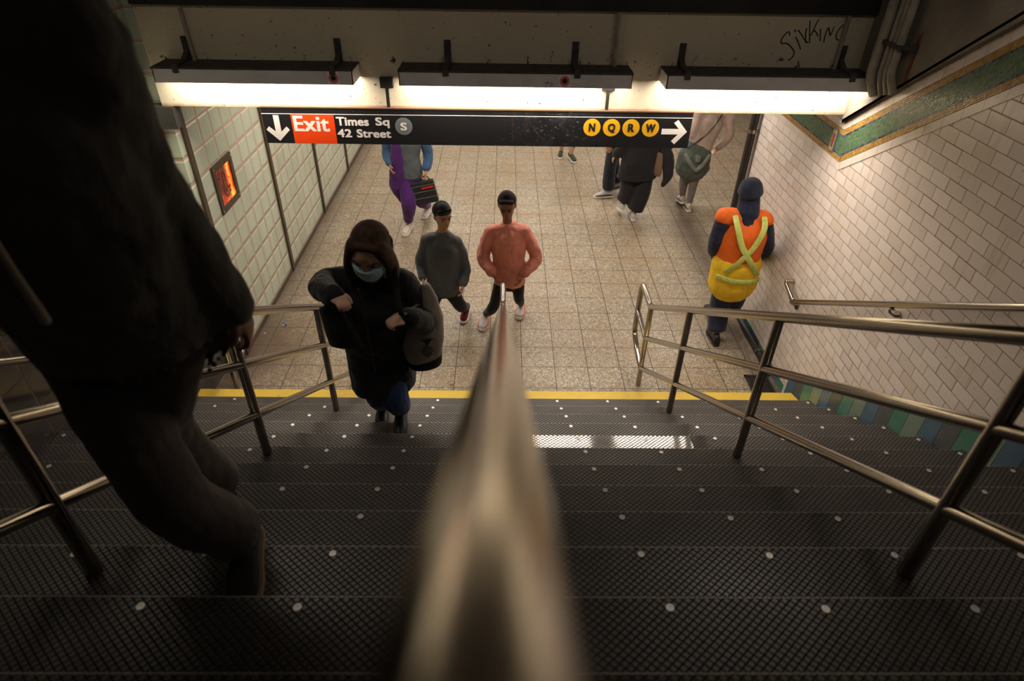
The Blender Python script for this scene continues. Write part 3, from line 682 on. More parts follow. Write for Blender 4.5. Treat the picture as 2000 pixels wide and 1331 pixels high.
# litter
def scrap(name, mat, c, r, label):
    q = MB(); q.ball(c, r, (1, .7, .35), 8)
    for v in q.b.verts: v.co += V(noise.noise_vector(v.co * 60)) * r * .5
    for v in q.b.verts: v.co.z = max(v.co.z, .0005)
    return tag(q.obj(name, mat), label, 'litter')
s_ = scrap('wrapper_scrap', 'blue', (-2.675, .956, .012), .022, 'crumpled bright blue wrapper scrap on the floor tiles')
q = MB(); q.ball((-2.685, .94, .007), .013, (1, .8, .5), 8); q.obj('white_end', 'wht', parent=s_)
scrap('paper_scrap', 'wht', (-2.83, .80, .006), .011, 'tiny pale paper scrap on the brown floor stain near the blue wrapper')
PEOPLE = {
 'woman': {'head': (-1.124, -1.58, 2.206), 'neck': (-1.151, -1.47, 1.96), 'shR': (-1.294, -1.43, 1.935), 'shL': (-1.022, -1.43, 1.925), 'elR': (-1.409, -1.5, 1.95), 'wrR': (-1.304, -1.68, 1.995), 'elL': (-0.909, -1.42, 1.693), 'wrL': (-0.951, -1.66, 1.854), 'pel': (-1.197, -1.33, 1.45), 'hiR': (-1.252, -1.33, 1.383), 'hiL': (-1.138, -1.33, 1.384), 'knR': (-1.257, -1.32, 1.078), 'knL': (-1.122, -1.45, 1.178), 'anR': (-1.285, -1.1, 0.8), 'anL': (-1.11, -1.37, 0.98), 'toR': (-1.275, -1.27, 0.745), 'toL': (-1.1, -1.55, 0.925)},
 'grey': {'head': (-1.015, 0.78, 1.305), 'neck': (-1.031, 0.84, 1.09), 'shR': (-1.175, 0.86, 1.007), 'shL': (-0.908, 0.86, 0.99), 'elR': (-1.246, 0.86, 0.786), 'wrR': (-1.219, 0.72, 0.688), 'elL': (-0.841, 0.86, 0.737), 'wrL': (-0.857, 0.74, 0.621), 'pel': (-1.045, 0.82, 0.571), 'hiR': (-1.115, 0.82, 0.536), 'hiL': (-0.989, 0.82, 0.538), 'knR': (-1.178, 0.66, 0.352), 'knL': (-0.902, 0.86, 0.318), 'anR': (-1.271, 0.5, 0.135), 'anL': (-0.86, 1.16, 0.1), 'toR': (-1.2, 0.3, 0.04), 'toL': (-0.89, 0.98, 0.045)},
 'pink': {'head': (-0.456, 0.93, 1.341), 'neck': (-0.449, 1.0, 1.11), 'shR': (-0.609, 1.0, 1.037), 'shL': (-0.293, 1.0, 1.04), 'elR': (-0.672, 0.98, 0.792), 'wrR': (-0.584, 0.85, 0.674), 'elL': (-0.18, 1.0, 0.787), 'wrL': (-0.295, 0.86, 0.644), 'pel': (-0.419, 0.98, 0.573), 'hiR': (-0.497, 0.98, 0.527), 'hiL': (-0.349, 0.98, 0.529), 'knR': (-0.575, 0.86, 0.31), 'knL': (-0.33, 1.0, 0.33), 'anR': (-0.66, 1.04, 0.1), 'anL': (-0.295, 1.25, 0.09), 'toR': (-0.7, 0.85, 0.04), 'toL': (-0.32, 1.07, 0.045)},
 'worker': {'head': (1.632, 0.82, 1.526), 'neck': (1.633, 0.77, 1.36), 'shL': (1.443, 0.77, 1.309), 'shR': (1.79, 0.77, 1.284), 'elL': (1.429, 0.8, 1.026), 'wrL': (1.583, 1.05, 0.746), 'elR': (1.878, 0.78, 1.021), 'wrR': (1.959, 1.05, 0.784), 'pel': (1.646, 0.76, 0.679), 'hiL': (1.575, 0.76, 0.634), 'hiR': (1.718, 0.76, 0.636), 'knL': (1.605, 0.8, 0.312), 'knR': (1.76, 0.92, 0.307), 'anL': (1.6, 0.72, 0.09), 'anR': (1.68, 1.15, 0.1), 'toL': (1.6, 0.91, 0.04), 'toR': (1.68, 1.33, 0.04)},
 'purple': {'head': (-1.66, 3.0, 1.5), 'neck': (-1.65, 3.08, 1.33), 'shR': (-1.83, 3.1, 1.29), 'shL': (-1.47, 3.1, 1.29), 'elR': (-1.88, 3.14, 1.02), 'wrR': (-1.837, 3.0, 0.911), 'elL': (-1.4, 3.16, 1.02), 'wrL': (-1.423, 3.05, 0.822), 'pel': (-1.633, 3.12, 0.767), 'hiR': (-1.699, 3.12, 0.715), 'hiL': (-1.562, 3.12, 0.716), 'knR': (-1.654, 2.98, 0.443), 'knL': (-1.53, 3.2, 0.404), 'anR': (-1.7, 3.12, 0.1), 'anL': (-1.5, 3.62, 0.12), 'toR': (-1.74, 2.93, 0.045), 'toL': (-1.56, 3.44, 0.045)},
 'far': {'head': (0.58, 5.62, 1.52), 'neck': (0.58, 5.7, 1.35), 'shR': (0.39, 5.72, 1.31), 'shL': (0.77, 5.72, 1.31), 'elR': (0.35, 5.8, 1.04), 'wrR': (0.37, 5.7, 0.8), 'elL': (0.81, 5.76, 1.04), 'wrL': (0.8, 5.66, 0.8), 'pel': (0.56, 5.76, 0.84), 'hiR': (0.47, 5.76, 0.82), 'hiL': (0.65, 5.76, 0.82), 'knR': (0.46, 5.78, 0.45), 'knL': (0.62, 5.66, 0.46), 'anR': (0.45, 5.95, 0.09), 'anL': (0.6, 5.76, 0.1), 'toR': (0.42, 5.76, 0.04), 'toL': (0.66, 5.58, 0.04)},
 'navy': {'head': (0.93, 4.3, 1.56), 'neck': (0.98, 4.3, 1.38), 'shR': (1.0, 4.48, 1.34), 'shL': (1.0, 4.12, 1.34), 'elR': (1.02, 4.52, 1.06), 'wrR': (0.85, 4.5, 0.86), 'elL': (1.05, 4.08, 1.06), 'wrL': (0.96, 4.08, 0.82), 'pel': (1.02, 4.3, 0.86), 'hiR': (1.02, 4.39, 0.84), 'hiL': (1.02, 4.21, 0.84), 'knR': (1.06, 4.42, 0.46), 'knL': (0.99, 4.22, 0.46), 'anR': (1.16, 4.44, 0.14), 'anL': (1.0, 4.24, 0.1), 'toR': (1.0, 4.42, 0.05), 'toL': (0.84, 4.24, 0.04)},
 'black': {'head': (1.35, 3.72, 1.58), 'neck': (1.35, 3.64, 1.41), 'shL': (1.15, 3.62, 1.37), 'shR': (1.55, 3.62, 1.37), 'elL': (1.09, 3.58, 1.08), 'wrL': (0.961, 3.62, 0.864), 'elR': (1.62, 3.58, 1.08), 'wrR': (1.492, 3.62, 0.87), 'pel': (1.234, 3.58, 0.734), 'hiL': (1.147, 3.58, 0.692), 'hiR': (1.345, 3.58, 0.695), 'knL': (1.155, 3.62, 0.356), 'knR': (1.326, 3.54, 0.391), 'anL': (1.1, 3.62, 0.17), 'anR': (1.25, 3.52, 0.09), 'toL': (1.1, 3.8, 0.08), 'toR': (1.26, 3.7, 0.035)},
 'pale': {'head': (2.18, 3.95, 1.52), 'neck': (2.18, 3.9, 1.36), 'shL': (2.0, 3.88, 1.32), 'shR': (2.37, 3.88, 1.32), 'elL': (1.95, 3.84, 1.05), 'wrL': (2.0, 3.98, 0.84), 'elR': (2.42, 3.84, 1.05), 'wrR': (2.36, 3.98, 0.84), 'pel': (2.028, 3.86, 0.737), 'hiL': (1.954, 3.86, 0.695), 'hiR': (2.131, 3.86, 0.697), 'knL': (1.964, 3.92, 0.402), 'knR': (2.079, 3.84, 0.436), 'anL': (2.0, 3.98, 0.14), 'anR': (2.07, 3.84, 0.09), 'toL': (2.0, 4.15, 0.06), 'toR': (2.07, 4.02, 0.035)},
 'man': {'head': (-1.3, -3.42, 3.66), 'neck': (-1.29, -3.33, 3.49), 'shR': (-1.5, -3.3, 3.42), 'shL': (-1.129, -3.28, 3.444), 'elR': (-1.6, -3.24, 3.14), 'wrR': (-1.56, -3.38, 2.92), 'elL': (-1.159, -3.16, 3.146), 'wrL': (-1.103, -3.08, 2.85), 'pel': (-1.33, -3.12, 2.8), 'hiR': (-1.44, -3.12, 2.78), 'hiL': (-1.27, -3.12, 2.78), 'knR': (-1.33, -3.22, 2.36), 'knL': (-1.416, -3.04, 2.389), 'anR': (-1.24, -3.12, 2.055), 'anL': (-1.413, -2.88, 2.002), 'toR': (-1.2, -3.31, 2.0), 'toL': (-1.324, -2.97, 1.979)},
}
# ---------------------------------------------------------------- people
for k_, v_ in PEOPLE['man'].items(): pass
PEOPLE['man']['toL'] = (-1.335, -3.0, 1.86)
SKIN = {n: plain('skin ' + n, c, .5, var=.08, scale=20, bump=.1) for n, c in dict(light=(.62, .37, .26), tan=(.42, .22, .14), brown=(.23, .11, .06), pale=(.58, .36, .27)).items()}
def cat(a, b, c, d, t):
    return .5 * ((2 * b) + (c - a) * t + (2 * a - 5 * b + 4 * c - d) * t * t + (3 * b - a - 3 * c + d) * t ** 3)
def limb(mb, pts, rad, ref=None, flat=1.0, seg=14, sub=5, capf=(1., 1.)):
    """tapered tube through joints, rounded at both ends; rad: radius or (rx, ry) per joint"""
    P = [V(p) for p in pts]; Rr = [r if isinstance(r, tuple) else (r, r * flat) for r in rad]
    rs = []; n = len(P); pp = []
    for i in range(n - 1):
        a, b, c, d = P[max(i - 1, 0)], P[i], P[i + 1], P[min(i + 2, n - 1)]
        for k in range(sub):
            t = k / sub
            q = V([cat(a[j], b[j], c[j], d[j], t) for j in range(3)]) if n > 2 else b.lerp(c, t)
            e = t * t * (3 - 2 * t)
            pp.append((q, Rr[i][0] * (1 - e) + Rr[i + 1][0] * e, Rr[i][1] * (1 - e) + Rr[i + 1][1] * e))
    pp.append((P[-1], *Rr[-1]))
    d0 = (pp[1][0] - pp[0][0]).normalized(); d1 = (pp[-1][0] - pp[-2][0]).normalized()
    h, t_ = pp[0], pp[-1]
    pre = [(h[0] - d0 * min(h[1], h[2]) * f * capf[0], h[1] * g, h[2] * g) for f, g in ((.95, .3), (.75, .66), (.4, .9))]
    post = [(t_[0] + d1 * min(t_[1], t_[2]) * f * capf[1], t_[1] * g, t_[2] * g) for f, g in ((.4, .9), (.75, .66), (.95, .3))]
    pp = pre + pp + post
    X = V(ref) if ref else None
    for i, (p, rx, ry) in enumerate(pp):
        d = (pp[min(i + 1, len(pp) - 1)][0] - pp[max(i - 1, 0)][0])
        d = d.normalized() if d.length > 1e-6 else V((0, 0, 1))
        if X is None: X = d.orthogonal()
        X2 = X - d * X.dot(d)
        if X2.length < 1e-4: X2 = d.orthogonal()
        X2.normalize()
        if not ref: X = X2
        rs.append((p, X2 * rx, d.cross(X2) * ry))
    mb.rings(rs, seg)
_tex = bpy.data.textures.new('folds', 'CLOUDS'); _tex.noise_scale = .13; _tex.noise_depth = 2
def bake(mb, name, mat, parent, voxel, smooth=3, folds=0.):
    bmesh.ops.recalc_face_normals(mb.b, faces=mb.b.faces)
    me = bpy.data.meshes.new('tmp'); mb.b.to_mesh(me); mb.b.free()
    o = bpy.data.objects.new('tmp', me); COL.objects.link(o)
    m = o.modifiers.new('r', 'REMESH'); m.mode = 'VOXEL'; m.voxel_size = voxel; m.adaptivity = 0
    m = o.modifiers.new('s', 'SMOOTH'); m.iterations = smooth; m.factor = .5
    if folds:
        m = o.modifiers.new('d', 'DISPLACE'); m.texture = _tex; m.strength = folds; m.mid_level = .5; m.texture_coords = 'GLOBAL'
    me2 = bpy.data.meshes.new_from_object(o.evaluated_get(bpy.context.evaluated_depsgraph_get()))
    bpy.data.objects.remove(o); bpy.data.meshes.remove(me)
    me2.name = name; me2.materials.clear(); me2.materials.append(mat if not isinstance(mat, str) else MT[mat])
    for p in me2.polygons: p.use_smooth = True
    r = bpy.data.objects.new(name, me2); COL.objects.link(r)
    if parent: child(r, parent)
    return r
def hand(mb, w, d, nrm, side, s=1., curl=.5):
    """w wrist, d along the hand, nrm palm normal, side = thumb direction"""
    w, d = V(w), V(d).normalized(); nrm = V(nrm); nrm = (nrm - d * nrm.dot(d)).normalized(); t = V(side); t = (t - d * t.dot(d) - nrm * t.dot(nrm)).normalized()
    limb(mb, [w - d * .02 * s, w + d * .02 * s, w + d * .055 * s, w + d * .09 * s], [(.026 * s, .020 * s), (.030 * s, .016 * s), (.040 * s, .014 * s), (.038 * s, .012 * s)], ref=t)
    for off, L, r in ((.029, .068, .0088), (.010, .076, .009), (-.010, .070, .0086), (-.028, .055, .0078)):
        p = w + d * .088 * s + t * off * s; q = [p - d * .02 * s]; a = curl * .5; q.append(p)
        for seg_ in (.45, .30, .25):
            v = d * math.cos(a) + nrm * math.sin(a) + t * off * .8
            q.append(q[-1] + v.normalized() * L * seg_ * s); a += curl
        limb(mb, q, [r * s * 1.1, r * s * 1.05, r * s, r * s * .92, r * s * .8], seg=8, sub=3)
    b = w + d * .025 * s + t * .022 * s
    q = [b, b + (t * .8 + d * .7).normalized() * .03 * s, b + (t * .8 + d * .7).normalized() * .03 * s + (t * .35 + d + nrm * (.3 + .5 * curl)).normalized() * .032 * s]
    q.append(q[-1] + (d + nrm * (.3 + curl) - t * .1).normalized() * .026 * s)
    limb(mb, q, [.0135 * s, .012 * s, .0105 * s, .009 * s], seg=8, sub=3)
def head(mb, c, f, u, s=1.):
    c, f = V(c), V(f).normalized(); u = V(u); u = (u - f * u.dot(f)).normalized(); r = f.cross(u)
    prof = [(-.122, .040, .018, .016), (-.116, .036, .034, .034), (-.095, .028, .047, .055), (-.06, .018, .058, .075), (-.02, .008, .067, .088), (.02, .0, .073, .095), (.055, -.004, .074, .094), (.085, -.008, .064, .080), (.108, -.01, .043, .054), (.118, -.01, .018, .024)]
    mb.rings([(c + u * z * s + f * y * s, r * rx * s, f * ry * s) for z, y, rx, ry in prof], 20)
    nose_ = [c + f * .088 * s + u * .022 * s, c + f * .102 * s - u * .005 * s, c + f * .110 * s - u * .022 * s]
    limb(mb, nose_, [.007 * s, .009 * s, .012 * s], seg=8, sub=3)
    for sg_ in (-1, 1):
        limb(mb, [c + r * .072 * sg_ * s - u * .028 * s, c + r * .080 * sg_ * s - f * .004 * s, c + r * .078 * sg_ * s + u * .024 * s - f * .008 * s], [(.010 * s, .007 * s), (.014 * s, .006 * s), (.012 * s, .006 * s)], ref=tuple(f), seg=8, sub=3)
        limb(mb, [c + r * .015 * sg_ * s + f * .086 * s + u * .034 * s, c + r * .048 * sg_ * s + f * .072 * s + u * .036 * s], [.010 * s, .009 * s], seg=8, sub=3)
    limb(mb, [c - r * .02 * s + f * .080 * s - u * .057 * s, c + f * .090 * s - u * .055 * s, c + r * .02 * s + f * .080 * s - u * .057 * s], [.007 * s, .009 * s, .007 * s], seg=8, sub=3)
    return c, f, u, r
def face_bits(hd, s, p, brow=(.03, .018, .012)):
    c, f, u, r = hd
    em = plain('eye', (.03, .02, .015), .15, var=.05)
    for sg_ in (-1, 1):
        MB().ball(c + r * .030 * sg_ * s + f * .078 * s + u * .012 * s, .0115 * s, seg=10).obj('eye', em, parent=p, smooth=True)
        q = MB(); limb(q, [c + r * .014 * sg_ * s + f * .098 * s + u * .036 * s, c + r * .050 * sg_ * s + f * .080 * s + u * .040 * s], [.0045 * s, .003 * s], seg=6, sub=4)
        q.obj('eyebrow', plain('brow', brow, .9), parent=p, smooth=True)
def shoe(an, to, s, p, mat, solemat, name='shoe', accent=None):
    an, to = V(an), V(to); d = (to - (an - V((0, 0, .05)))).normalized(); sd = d.cross(V((0, 0, 1))).normalized(); n = sd.cross(d).normalized()
    b = an - n * .085 * s
    q = MB(); prof = [(-.075, .020, .022, .060), (-.070, .030, .045, .062), (-.045, .034, .052, .055), (0, .036, .056, .058), (.05, .039, .044, .046), (.10, .044, .034, .036), (.145, .044, .027, .029), (.178, .034, .021, .023), (.192, .015, .012, .018)]
    q.rings([(b + d * x * s + n * (.012 + h) * s, sd * w * s, n * h * s) for x, w, h, _ in prof], 16)
    o = bake(q, name, mat, p, .006, 3)
    q = MB(); out_ = [(-.085, .012), (-.078, .028), (-.04, .036), (.0, .036), (.05, .040), (.10, .047), (.15, .046), (.185, .034), (.203, .012)]
    L = [b + d * x * s + sd * w * s for x, w in out_] + [b + d * x * s - sd * w * s for x, w in out_[::-1]]
    A = [q.b.verts.new(v) for v in L]; B = [q.b.verts.new(v + n * .026 * s) for v in L]; q.b.faces.new(A); q.b.faces.new(B[::-1])
    for i in range(len(L)): q.b.faces.new((A[i], A[(i + 1) % len(L)], B[(i + 1) % len(L)], B[i]))
    so = q.obj('sole', solemat, parent=o)
    if accent:
        for sg_ in (-1, 1):
            q = MB(); limb(q, [b + d * x * s + n * .035 * s + sd * sg_ * w * s for x, w in ((-.065, .022), (-.02, .036), (.05, .039), (.11, .045), (.165, .036))], [(.009 * s, .012 * s)] * 5, ref=tuple(n), seg=8, sub=3)
            q.obj('side_panel', accent, parent=o, smooth=True)
        q = MB()
        for k in range(4):
            x = .035 + k * .018; limb(q, [b + d * x * s + n * (.098 - k * .009) * s + sd * .02 * s, b + d * x * s + n * (.104 - k * .009) * s, b + d * x * s + n * (.098 - k * .009) * s - sd * .02 * s], [.003 * s] * 3, seg=6, sub=2)
        q.obj('laces', 'wht', parent=o, smooth=True)
    return o
def build_person(key, label, s=1., skin='tan', face=None, headdir=None, sleeves=True, handcurl=(.5, .5), hs=1.14):
    J = {k: V(v) for k, v in PEOPLE[key].items()}
    gz = min(J['toL'].z, J['toR'].z) - .04
    p = thing('person', label, 'person', (J['pel'].x, J['pel'].y, max(gz, 0)))
    rt_ = (J['shR'] - J['shL']).normalized()            # towards the person's right
    upv = (J['neck'] - J['pel']).normalized()
    fwd = upv.cross(rt_).normalized()                    # facing direction
    if face: fwd_h = V(face).normalized()
    else: fwd_h = fwd
    b = MB()
    tor = [J['pel'], J['pel'].lerp(J['neck'], .3), J['pel'].lerp(J['neck'], .7), J['pel'].lerp(J['neck'], .92)]
    limb(b, tor, [(.14 * s, .09 * s), (.12 * s, .085 * s), (.15 * s, .095 * s), (.10 * s, .06 * s)], ref=tuple(rt_))
    limb(b, [J['shL'], J['neck'] - upv * .05 * s, J['shR']], [.045 * s, .05 * s, .045 * s])
    uh = (J['head'] - J['neck']).normalized() * .6 + upv * .4
    limb(b, [J['neck'] - upv * .04, J['neck'], J['head'] - uh * .04 * s], [.056 * s, .05 * s, .05 * s])
    J['head'] = J['head'] - uh * .02
    hd = head(b, J['head'], fwd_h, uh, s * hs * .98)
    for S_, sg_ in (('L', -1), ('R', 1)):
        limb(b, [J['sh' + S_], J['el' + S_], J['wr' + S_]], [.046 * s, .036 * s, .024 * s])
        dh = (J['wr' + S_] - J['el' + S_]).normalized()
        if headdir and S_ in headdir: dh = V(headdir[S_]).normalized()
        hand(b, J['wr' + S_], dh, -rt_ * sg_ if dh.z < -.5 else -upv, fwd if dh.z < -.5 else -rt_ * sg_, s * .95, handcurl[0 if S_ == 'L' else 1])
        kn, an, hi, to = J['kn' + S_], J['an' + S_], J['hi' + S_], J['to' + S_]
        limb(b, [hi, kn, an], [.078 * s, .052 * s, .036 * s])
        limb(b, [an, an.lerp(to, .45) - V((0, 0, .015)), an.lerp(to, .62) - V((0, 0, .008))], [.032 * s, .026 * s, .014 * s])
    body = bake(b, 'body', SKIN[skin], p, .0075, 2)
    return dict(J=J, p=p, rt=rt_, up=upv, f=fwd, hd=hd, s=s, hs=hs * s, body=body)
def trousers(B, mat, hip=.12, knee=.075, hem=.075, name='trousers', cut=1.0, folds=.012):
    J, s = B['J'], B['s']; q = MB(); rt_ = tuple(B['rt'])
    limb(q, [J['pel'] + B['up'] * .10 * s, J['pel'], (J['hiL'] + J['hiR']) / 2 - B['up'] * .02 * s], [(.15 * s, .105 * s), (.165 * s, .12 * s), (.15 * s, .11 * s)], ref=rt_)
    for S_ in 'LR':
        a = J['kn' + S_].lerp(J['an' + S_], cut)
        limb(q, [J['hi' + S_], J['kn' + S_], a - (a - J['kn' + S_]).normalized() * hem * s * .6], [hip * s * .8, knee * s, hem * s], capf=(1., .35))
    return bake(q, name, mat, B['p'], .010, 3, folds)
def top(B, mat, name='jacket', hem=.12, w=.19, dpt=.125, hemw=None, sl=(.066, .055, .045), slen=1.0, voxel=.010, folds=.02, collar=True, inflate=0., sleeves='LR'):
    J, s = B['J'], B['s']; q = MB(); rt_ = tuple(B['rt']); upv = B['up']
    hemw = hemw or (w * .98, dpt * 1.0)
    pel = J['pel']; nk = J['neck']; low = pel - V((0, 0, 1)) * hem * s
    shw = (J['shL'] - J['shR']).length / 2
    limb(q, [low, pel, pel.lerp(nk, .35), pel.lerp(nk, .7), pel.lerp(nk, .93)], [(hemw[0] * s, hemw[1] * s), (w * s, dpt * s), (w * .95 * s, dpt * .97 * s), (max(w * s, shw + .01), dpt * s), (shw * .75, dpt * .6 * s)], ref=rt_, seg=24, capf=(.22, 1.))
    limb(q, [J['shL'], nk - upv * .045 * s, J['shR']], [sl[0] * s * .95, .07 * s, sl[0] * s * .95])
    if collar: limb(q, [nk - upv * .05 * s, nk + upv * .005 * s], [.075 * s, .068 * s])
    for S_ in sleeves:
        e = J['el' + S_]; w_ = e.lerp(J['wr' + S_], slen)
        limb(q, [J['sh' + S_], e, w_], [sl[0] * s, sl[1] * s, sl[2] * s])
    return bake(q, name, mat, B['p'], voxel, 3, folds)
def hair(B, mat, long_=0., name='hair', back=.5, fringe=True, fr=.018):
    c, f, u, r = B['hd']; s = B['hs']; q = MB()
    limb(q, [c - f * .030 * s + u * .03 * s, c - f * .018 * s + u * .055 * s], [(.086 * s, .09 * s), (.082 * s, .088 * s)], ref=tuple(r), seg=20, capf=(.12, .9))
    if fringe: limb(q, [c + r * .05 * s + f * .045 * s + u * .085 * s, c + u * .095 * s + f * .05 * s, c - r * .05 * s + f * .045 * s + u * .085 * s], [fr * s] * 3)
    limb(q, [c - f * .05 * s + u * .04 * s, c - f * .062 * s - u * .05 * s], [(.075 * s, .04 * s), (.055 * s, .03 * s)], ref=tuple(r))
    if long_:
        for sg_ in (-1, 1):
            limb(q, [c + r * sg_ * .055 * s + f * .03 * s + u * .075 * s, c + r * sg_ * .080 * s + f * .015 * s, c + r * sg_ * .092 * s + f * .02 * s - u * .10 * s, c + r * sg_ * .085 * s + f * .045 * s - u * long_ * s], [(.028 * s, .04 * s), (.024 * s, .05 * s), (.030 * s, .045 * s), (.018 * s, .028 * s)], ref=tuple(r))
        limb(q, [c - f * .07 * s, c - f * .085 * s - u * long_ * .8 * s], [(.085 * s, .035 * s), (.07 * s, .025 * s)], ref=tuple(r))
    return bake(q, name, mat, B['p'], .008, 3, .006)
HAIR = plain('dark hair', (.018, .012, .009), .75, var=.3, scale=30, bump=.5, bscale=120, spec=.25); HAIRB = plain('dark brown hair', (.055, .026, .017), .75, var=.4, scale=40, bump=.6, bscale=110, spec=.25)

# --- woman in a blue mask climbing the stairs
W = build_person('woman', 'person in a long black coat, blue face mask and jeans, climbing the steps', 1.0, 'light', face=(-.12, -.86, -.5), headdir={'R': (-.05, -.45, .1) and (.5, -.7, .15), 'L': (-.75, -.55, .15)}, handcurl=(1.15, .8))
trousers(W, cloth('blue jeans', (.03, .065, .18)), knee=.085, hem=.072, name='jeans')
top(W, cloth('black quilted coat', (.018, .018, .021), fold=.8), 'coat', hem=.27, w=.205, dpt=.165, hemw=(.195, .205), sl=(.078, .072, .058), folds=.035)
hair(W, HAIRB, .24, fr=.017)
face_bits(W['hd'], W['hs'], W['p'])
c, f, u, r = W['hd']
h_ = W['hs']
q = MB(); q.rings([(c + u * z * h_ + f * y * h_, r * rx * h_, f * ry * h_) for z, y, rx, ry in ((-.118, .045, .036, .034), (-.10, .042, .056, .056), (-.06, .036, .070, .075), (-.02, .028, .074, .084), (-.002, .030, .070, .084))], 24)
mk = q.obj('face_mask', plain('blue mask cloth', (.46, .74, .86), .75, var=.15, scale=25, bump=.3, bscale=30, dist=.004), parent=W['p'], smooth=True)
q = MB()
for sg_ in (-1, 1):
    q.tube([c + r * sg_ * .075 + f * .05 - u * .02, c + r * sg_ * .096 - f * .01 + u * .005], .0015, 6)
q.obj('ear_loops', 'wht', parent=mk)
shoe(W['J']['anL'], W['J']['toL'], .98, W['p'], plain('black leather', (.012, .012, .013), .35), 'black'); shoe(W['J']['anR'], W['J']['toR'], .98, W['p'], plain('black leather', (.012, .012, .013), .35), 'black')
zp = MB(); limb(zp, [(-1.185, -1.665, 2.02), (-1.19, -1.60, 1.75), (-1.19, -1.55, 1.42)], [.006, .006, .006], seg=6); zp.obj('coat_placket', plain('coat edge', (.02, .02, .022), .5), parent=W['p'], smooth=True)
def flatbag(name, c, ax, ay, prof, mat, label, cat_='bag', strap=None, smat=None, group=None):
    c, ax, ay = V(c), V(ax), V(ay); q = MB()
    q.rings([(c + V((ox, oy, z)), ax * w, ay * d) for z, w, d, ox, oy in prof], 28)
    root = thing(name, label, cat_, tuple(c + V((0, 0, prof[0][0]))), group)
    bake(q, 'pouch', mat, root, .009, 3, .012)
    if strap:
        for L in strap:
            k = MB(); limb(k, L, [(.012, .004)] * len(L), ref=tuple(ax), seg=8); k.obj('strap', smat or mat, parent=root, smooth=True)
    return root
cv = cloth('grey canvas tote cloth', (.34, .30, .25), fold=.9)
tb = flatbag('tote_bag', (-.925, -1.43, 1.40), (1, .25, 0), (-.25, 1, 0), [(0, .07, .03, -.02, 0), (.04, .10, .055, -.01, 0), (.15, .115, .07, .0, 0), (.30, .095, .055, .02, 0), (.42, .055, .035, .035, .02), (.50, .02, .02, .03, .03)], cv,
  'grey tote bag printed with pineapples, hanging from the coat wearer\'s shoulder', strap=[[(-.93, -1.48, 1.82), (-.955, -1.62, 1.88), (-.975, -1.74, 1.93), (-1.00, -1.65, 2.05), (-1.02, -1.56, 2.13)]], smat=cloth('black strap', (.015, .014, .016)))
q = MB(); pc = V((-.895, -1.512, 1.535))
X_, Z_ = V((.97, .24, 0)), V((0, 0, 1)); Nn = V((.24, -.97, 0))
for k in range(-4, 5):
    for sg_ in (-1, 1):
        L = []
        for t in range(9):
            a = (t / 8 - .5) * 2; x = a * .036; z = k * .014 + sg_ * a * .03
            if (x / .036) ** 2 + (z / .048) ** 2 <= 1.02: L.append(pc + X_ * x + Z_ * z)
        if len(L) > 1: q.tube(L, .0022, 5)
for a in (-.8, -.4, 0, .4, .8): limb(q, [pc + Z_ * .045, pc + Z_ * .07 + X_ * a * .02, pc + Z_ * (.10 - abs(a) * .02) + X_ * a * .045], [.005, .006, .001], seg=5, sub=3)
q.obj('pineapple_print', 'ink', parent=tb)
flatbag('under_bag', (-.93, -1.40, 1.345), (1, .25, 0), (-.25, 1, 0), [(0, .085, .05, 0, 0), (.02, .095, .06, 0, 0), (.12, .10, .065, 0, 0), (.35, .085, .05, 0, 0)], cloth('black nylon', (.014, .013, .018)), 'black bag showing below and inside the grey pineapple tote')
flatbag('handbag', (-1.325, -1.66, 1.67), (1, -.1, 0), (.1, 1, 0), [(0, .085, .028, .035, 0), (.02, .09, .034, .03, 0), (.12, .078, .038, .01, 0), (.24, .06, .024, -.015, 0)], cloth('black satin', (.014, .014, .018), rough=.6), 'small black handbag held up in front of the coat by the masked person', strap=[[(-1.37, -1.67, 1.9), (-1.30, -1.73, 2.0), (-1.25, -1.68, 1.91)]])

# --- grey sweatshirt and dark cap
D = build_person('grey', 'person in a grey sweatshirt and dark cap behind the coat wearer', .86, 'tan', face=(.45, -.85, -.25), handcurl=(.5, .6))
trousers(D, cloth('black leggings', (.014, .014, .017)), knee=.075, hem=.05)
top(D, cloth('grey sweatshirt cloth', (.085, .09, .10), fold=.7), 'sweatshirt', hem=.10, w=.18, dpt=.13, sl=(.075, .064, .05), folds=.03, slen=.92)
hair(D, HAIR, 0); face_bits(D['hd'], D['hs'], D['p'])
c, f, u, r = D['hd']; q = MB()
limb(q, [c + u * .035, c + u * .07 - f * .012], [(.078, .088), (.066, .076)], ref=tuple(r), seg=20, capf=(.1, .9))
bake(q, 'cap', cloth('dark cap cloth', (.02, .025, .035)), D['p'], .007, 2)
for S_ in 'LR': shoe(D['J']['an' + S_], D['J']['to' + S_], .92, D['p'], cloth('dark red mesh', (.14, .012, .014)), 'wht')
# --- pink top
K = build_person('pink', 'person in a coral pink top and black leggings walking towards the stairs', .88, 'brown', face=(-.05, -.85, -.4), handcurl=(.5, .6))
trousers(K, cloth('black leggings cloth', (.012, .012, .014)), hip=.10, knee=.062, hem=.042, name='leggings')
top(K, cloth('coral pink fleece', (.72, .26, .20), fold=.8), 'pink_top', hem=.07, w=.18, dpt=.135, sl=(.076, .07, .055), folds=.04, slen=.9)
hair(K, HAIR, 0); face_bits(K['hd'], K['hs'], K['p'])
for S_ in 'LR': shoe(K['J']['an' + S_], K['J']['to' + S_], .95, K['p'], cloth('white mesh', (.62, .58, .56)), 'wht', accent=plain('coral shoe panel', (.6, .13, .06), .5))
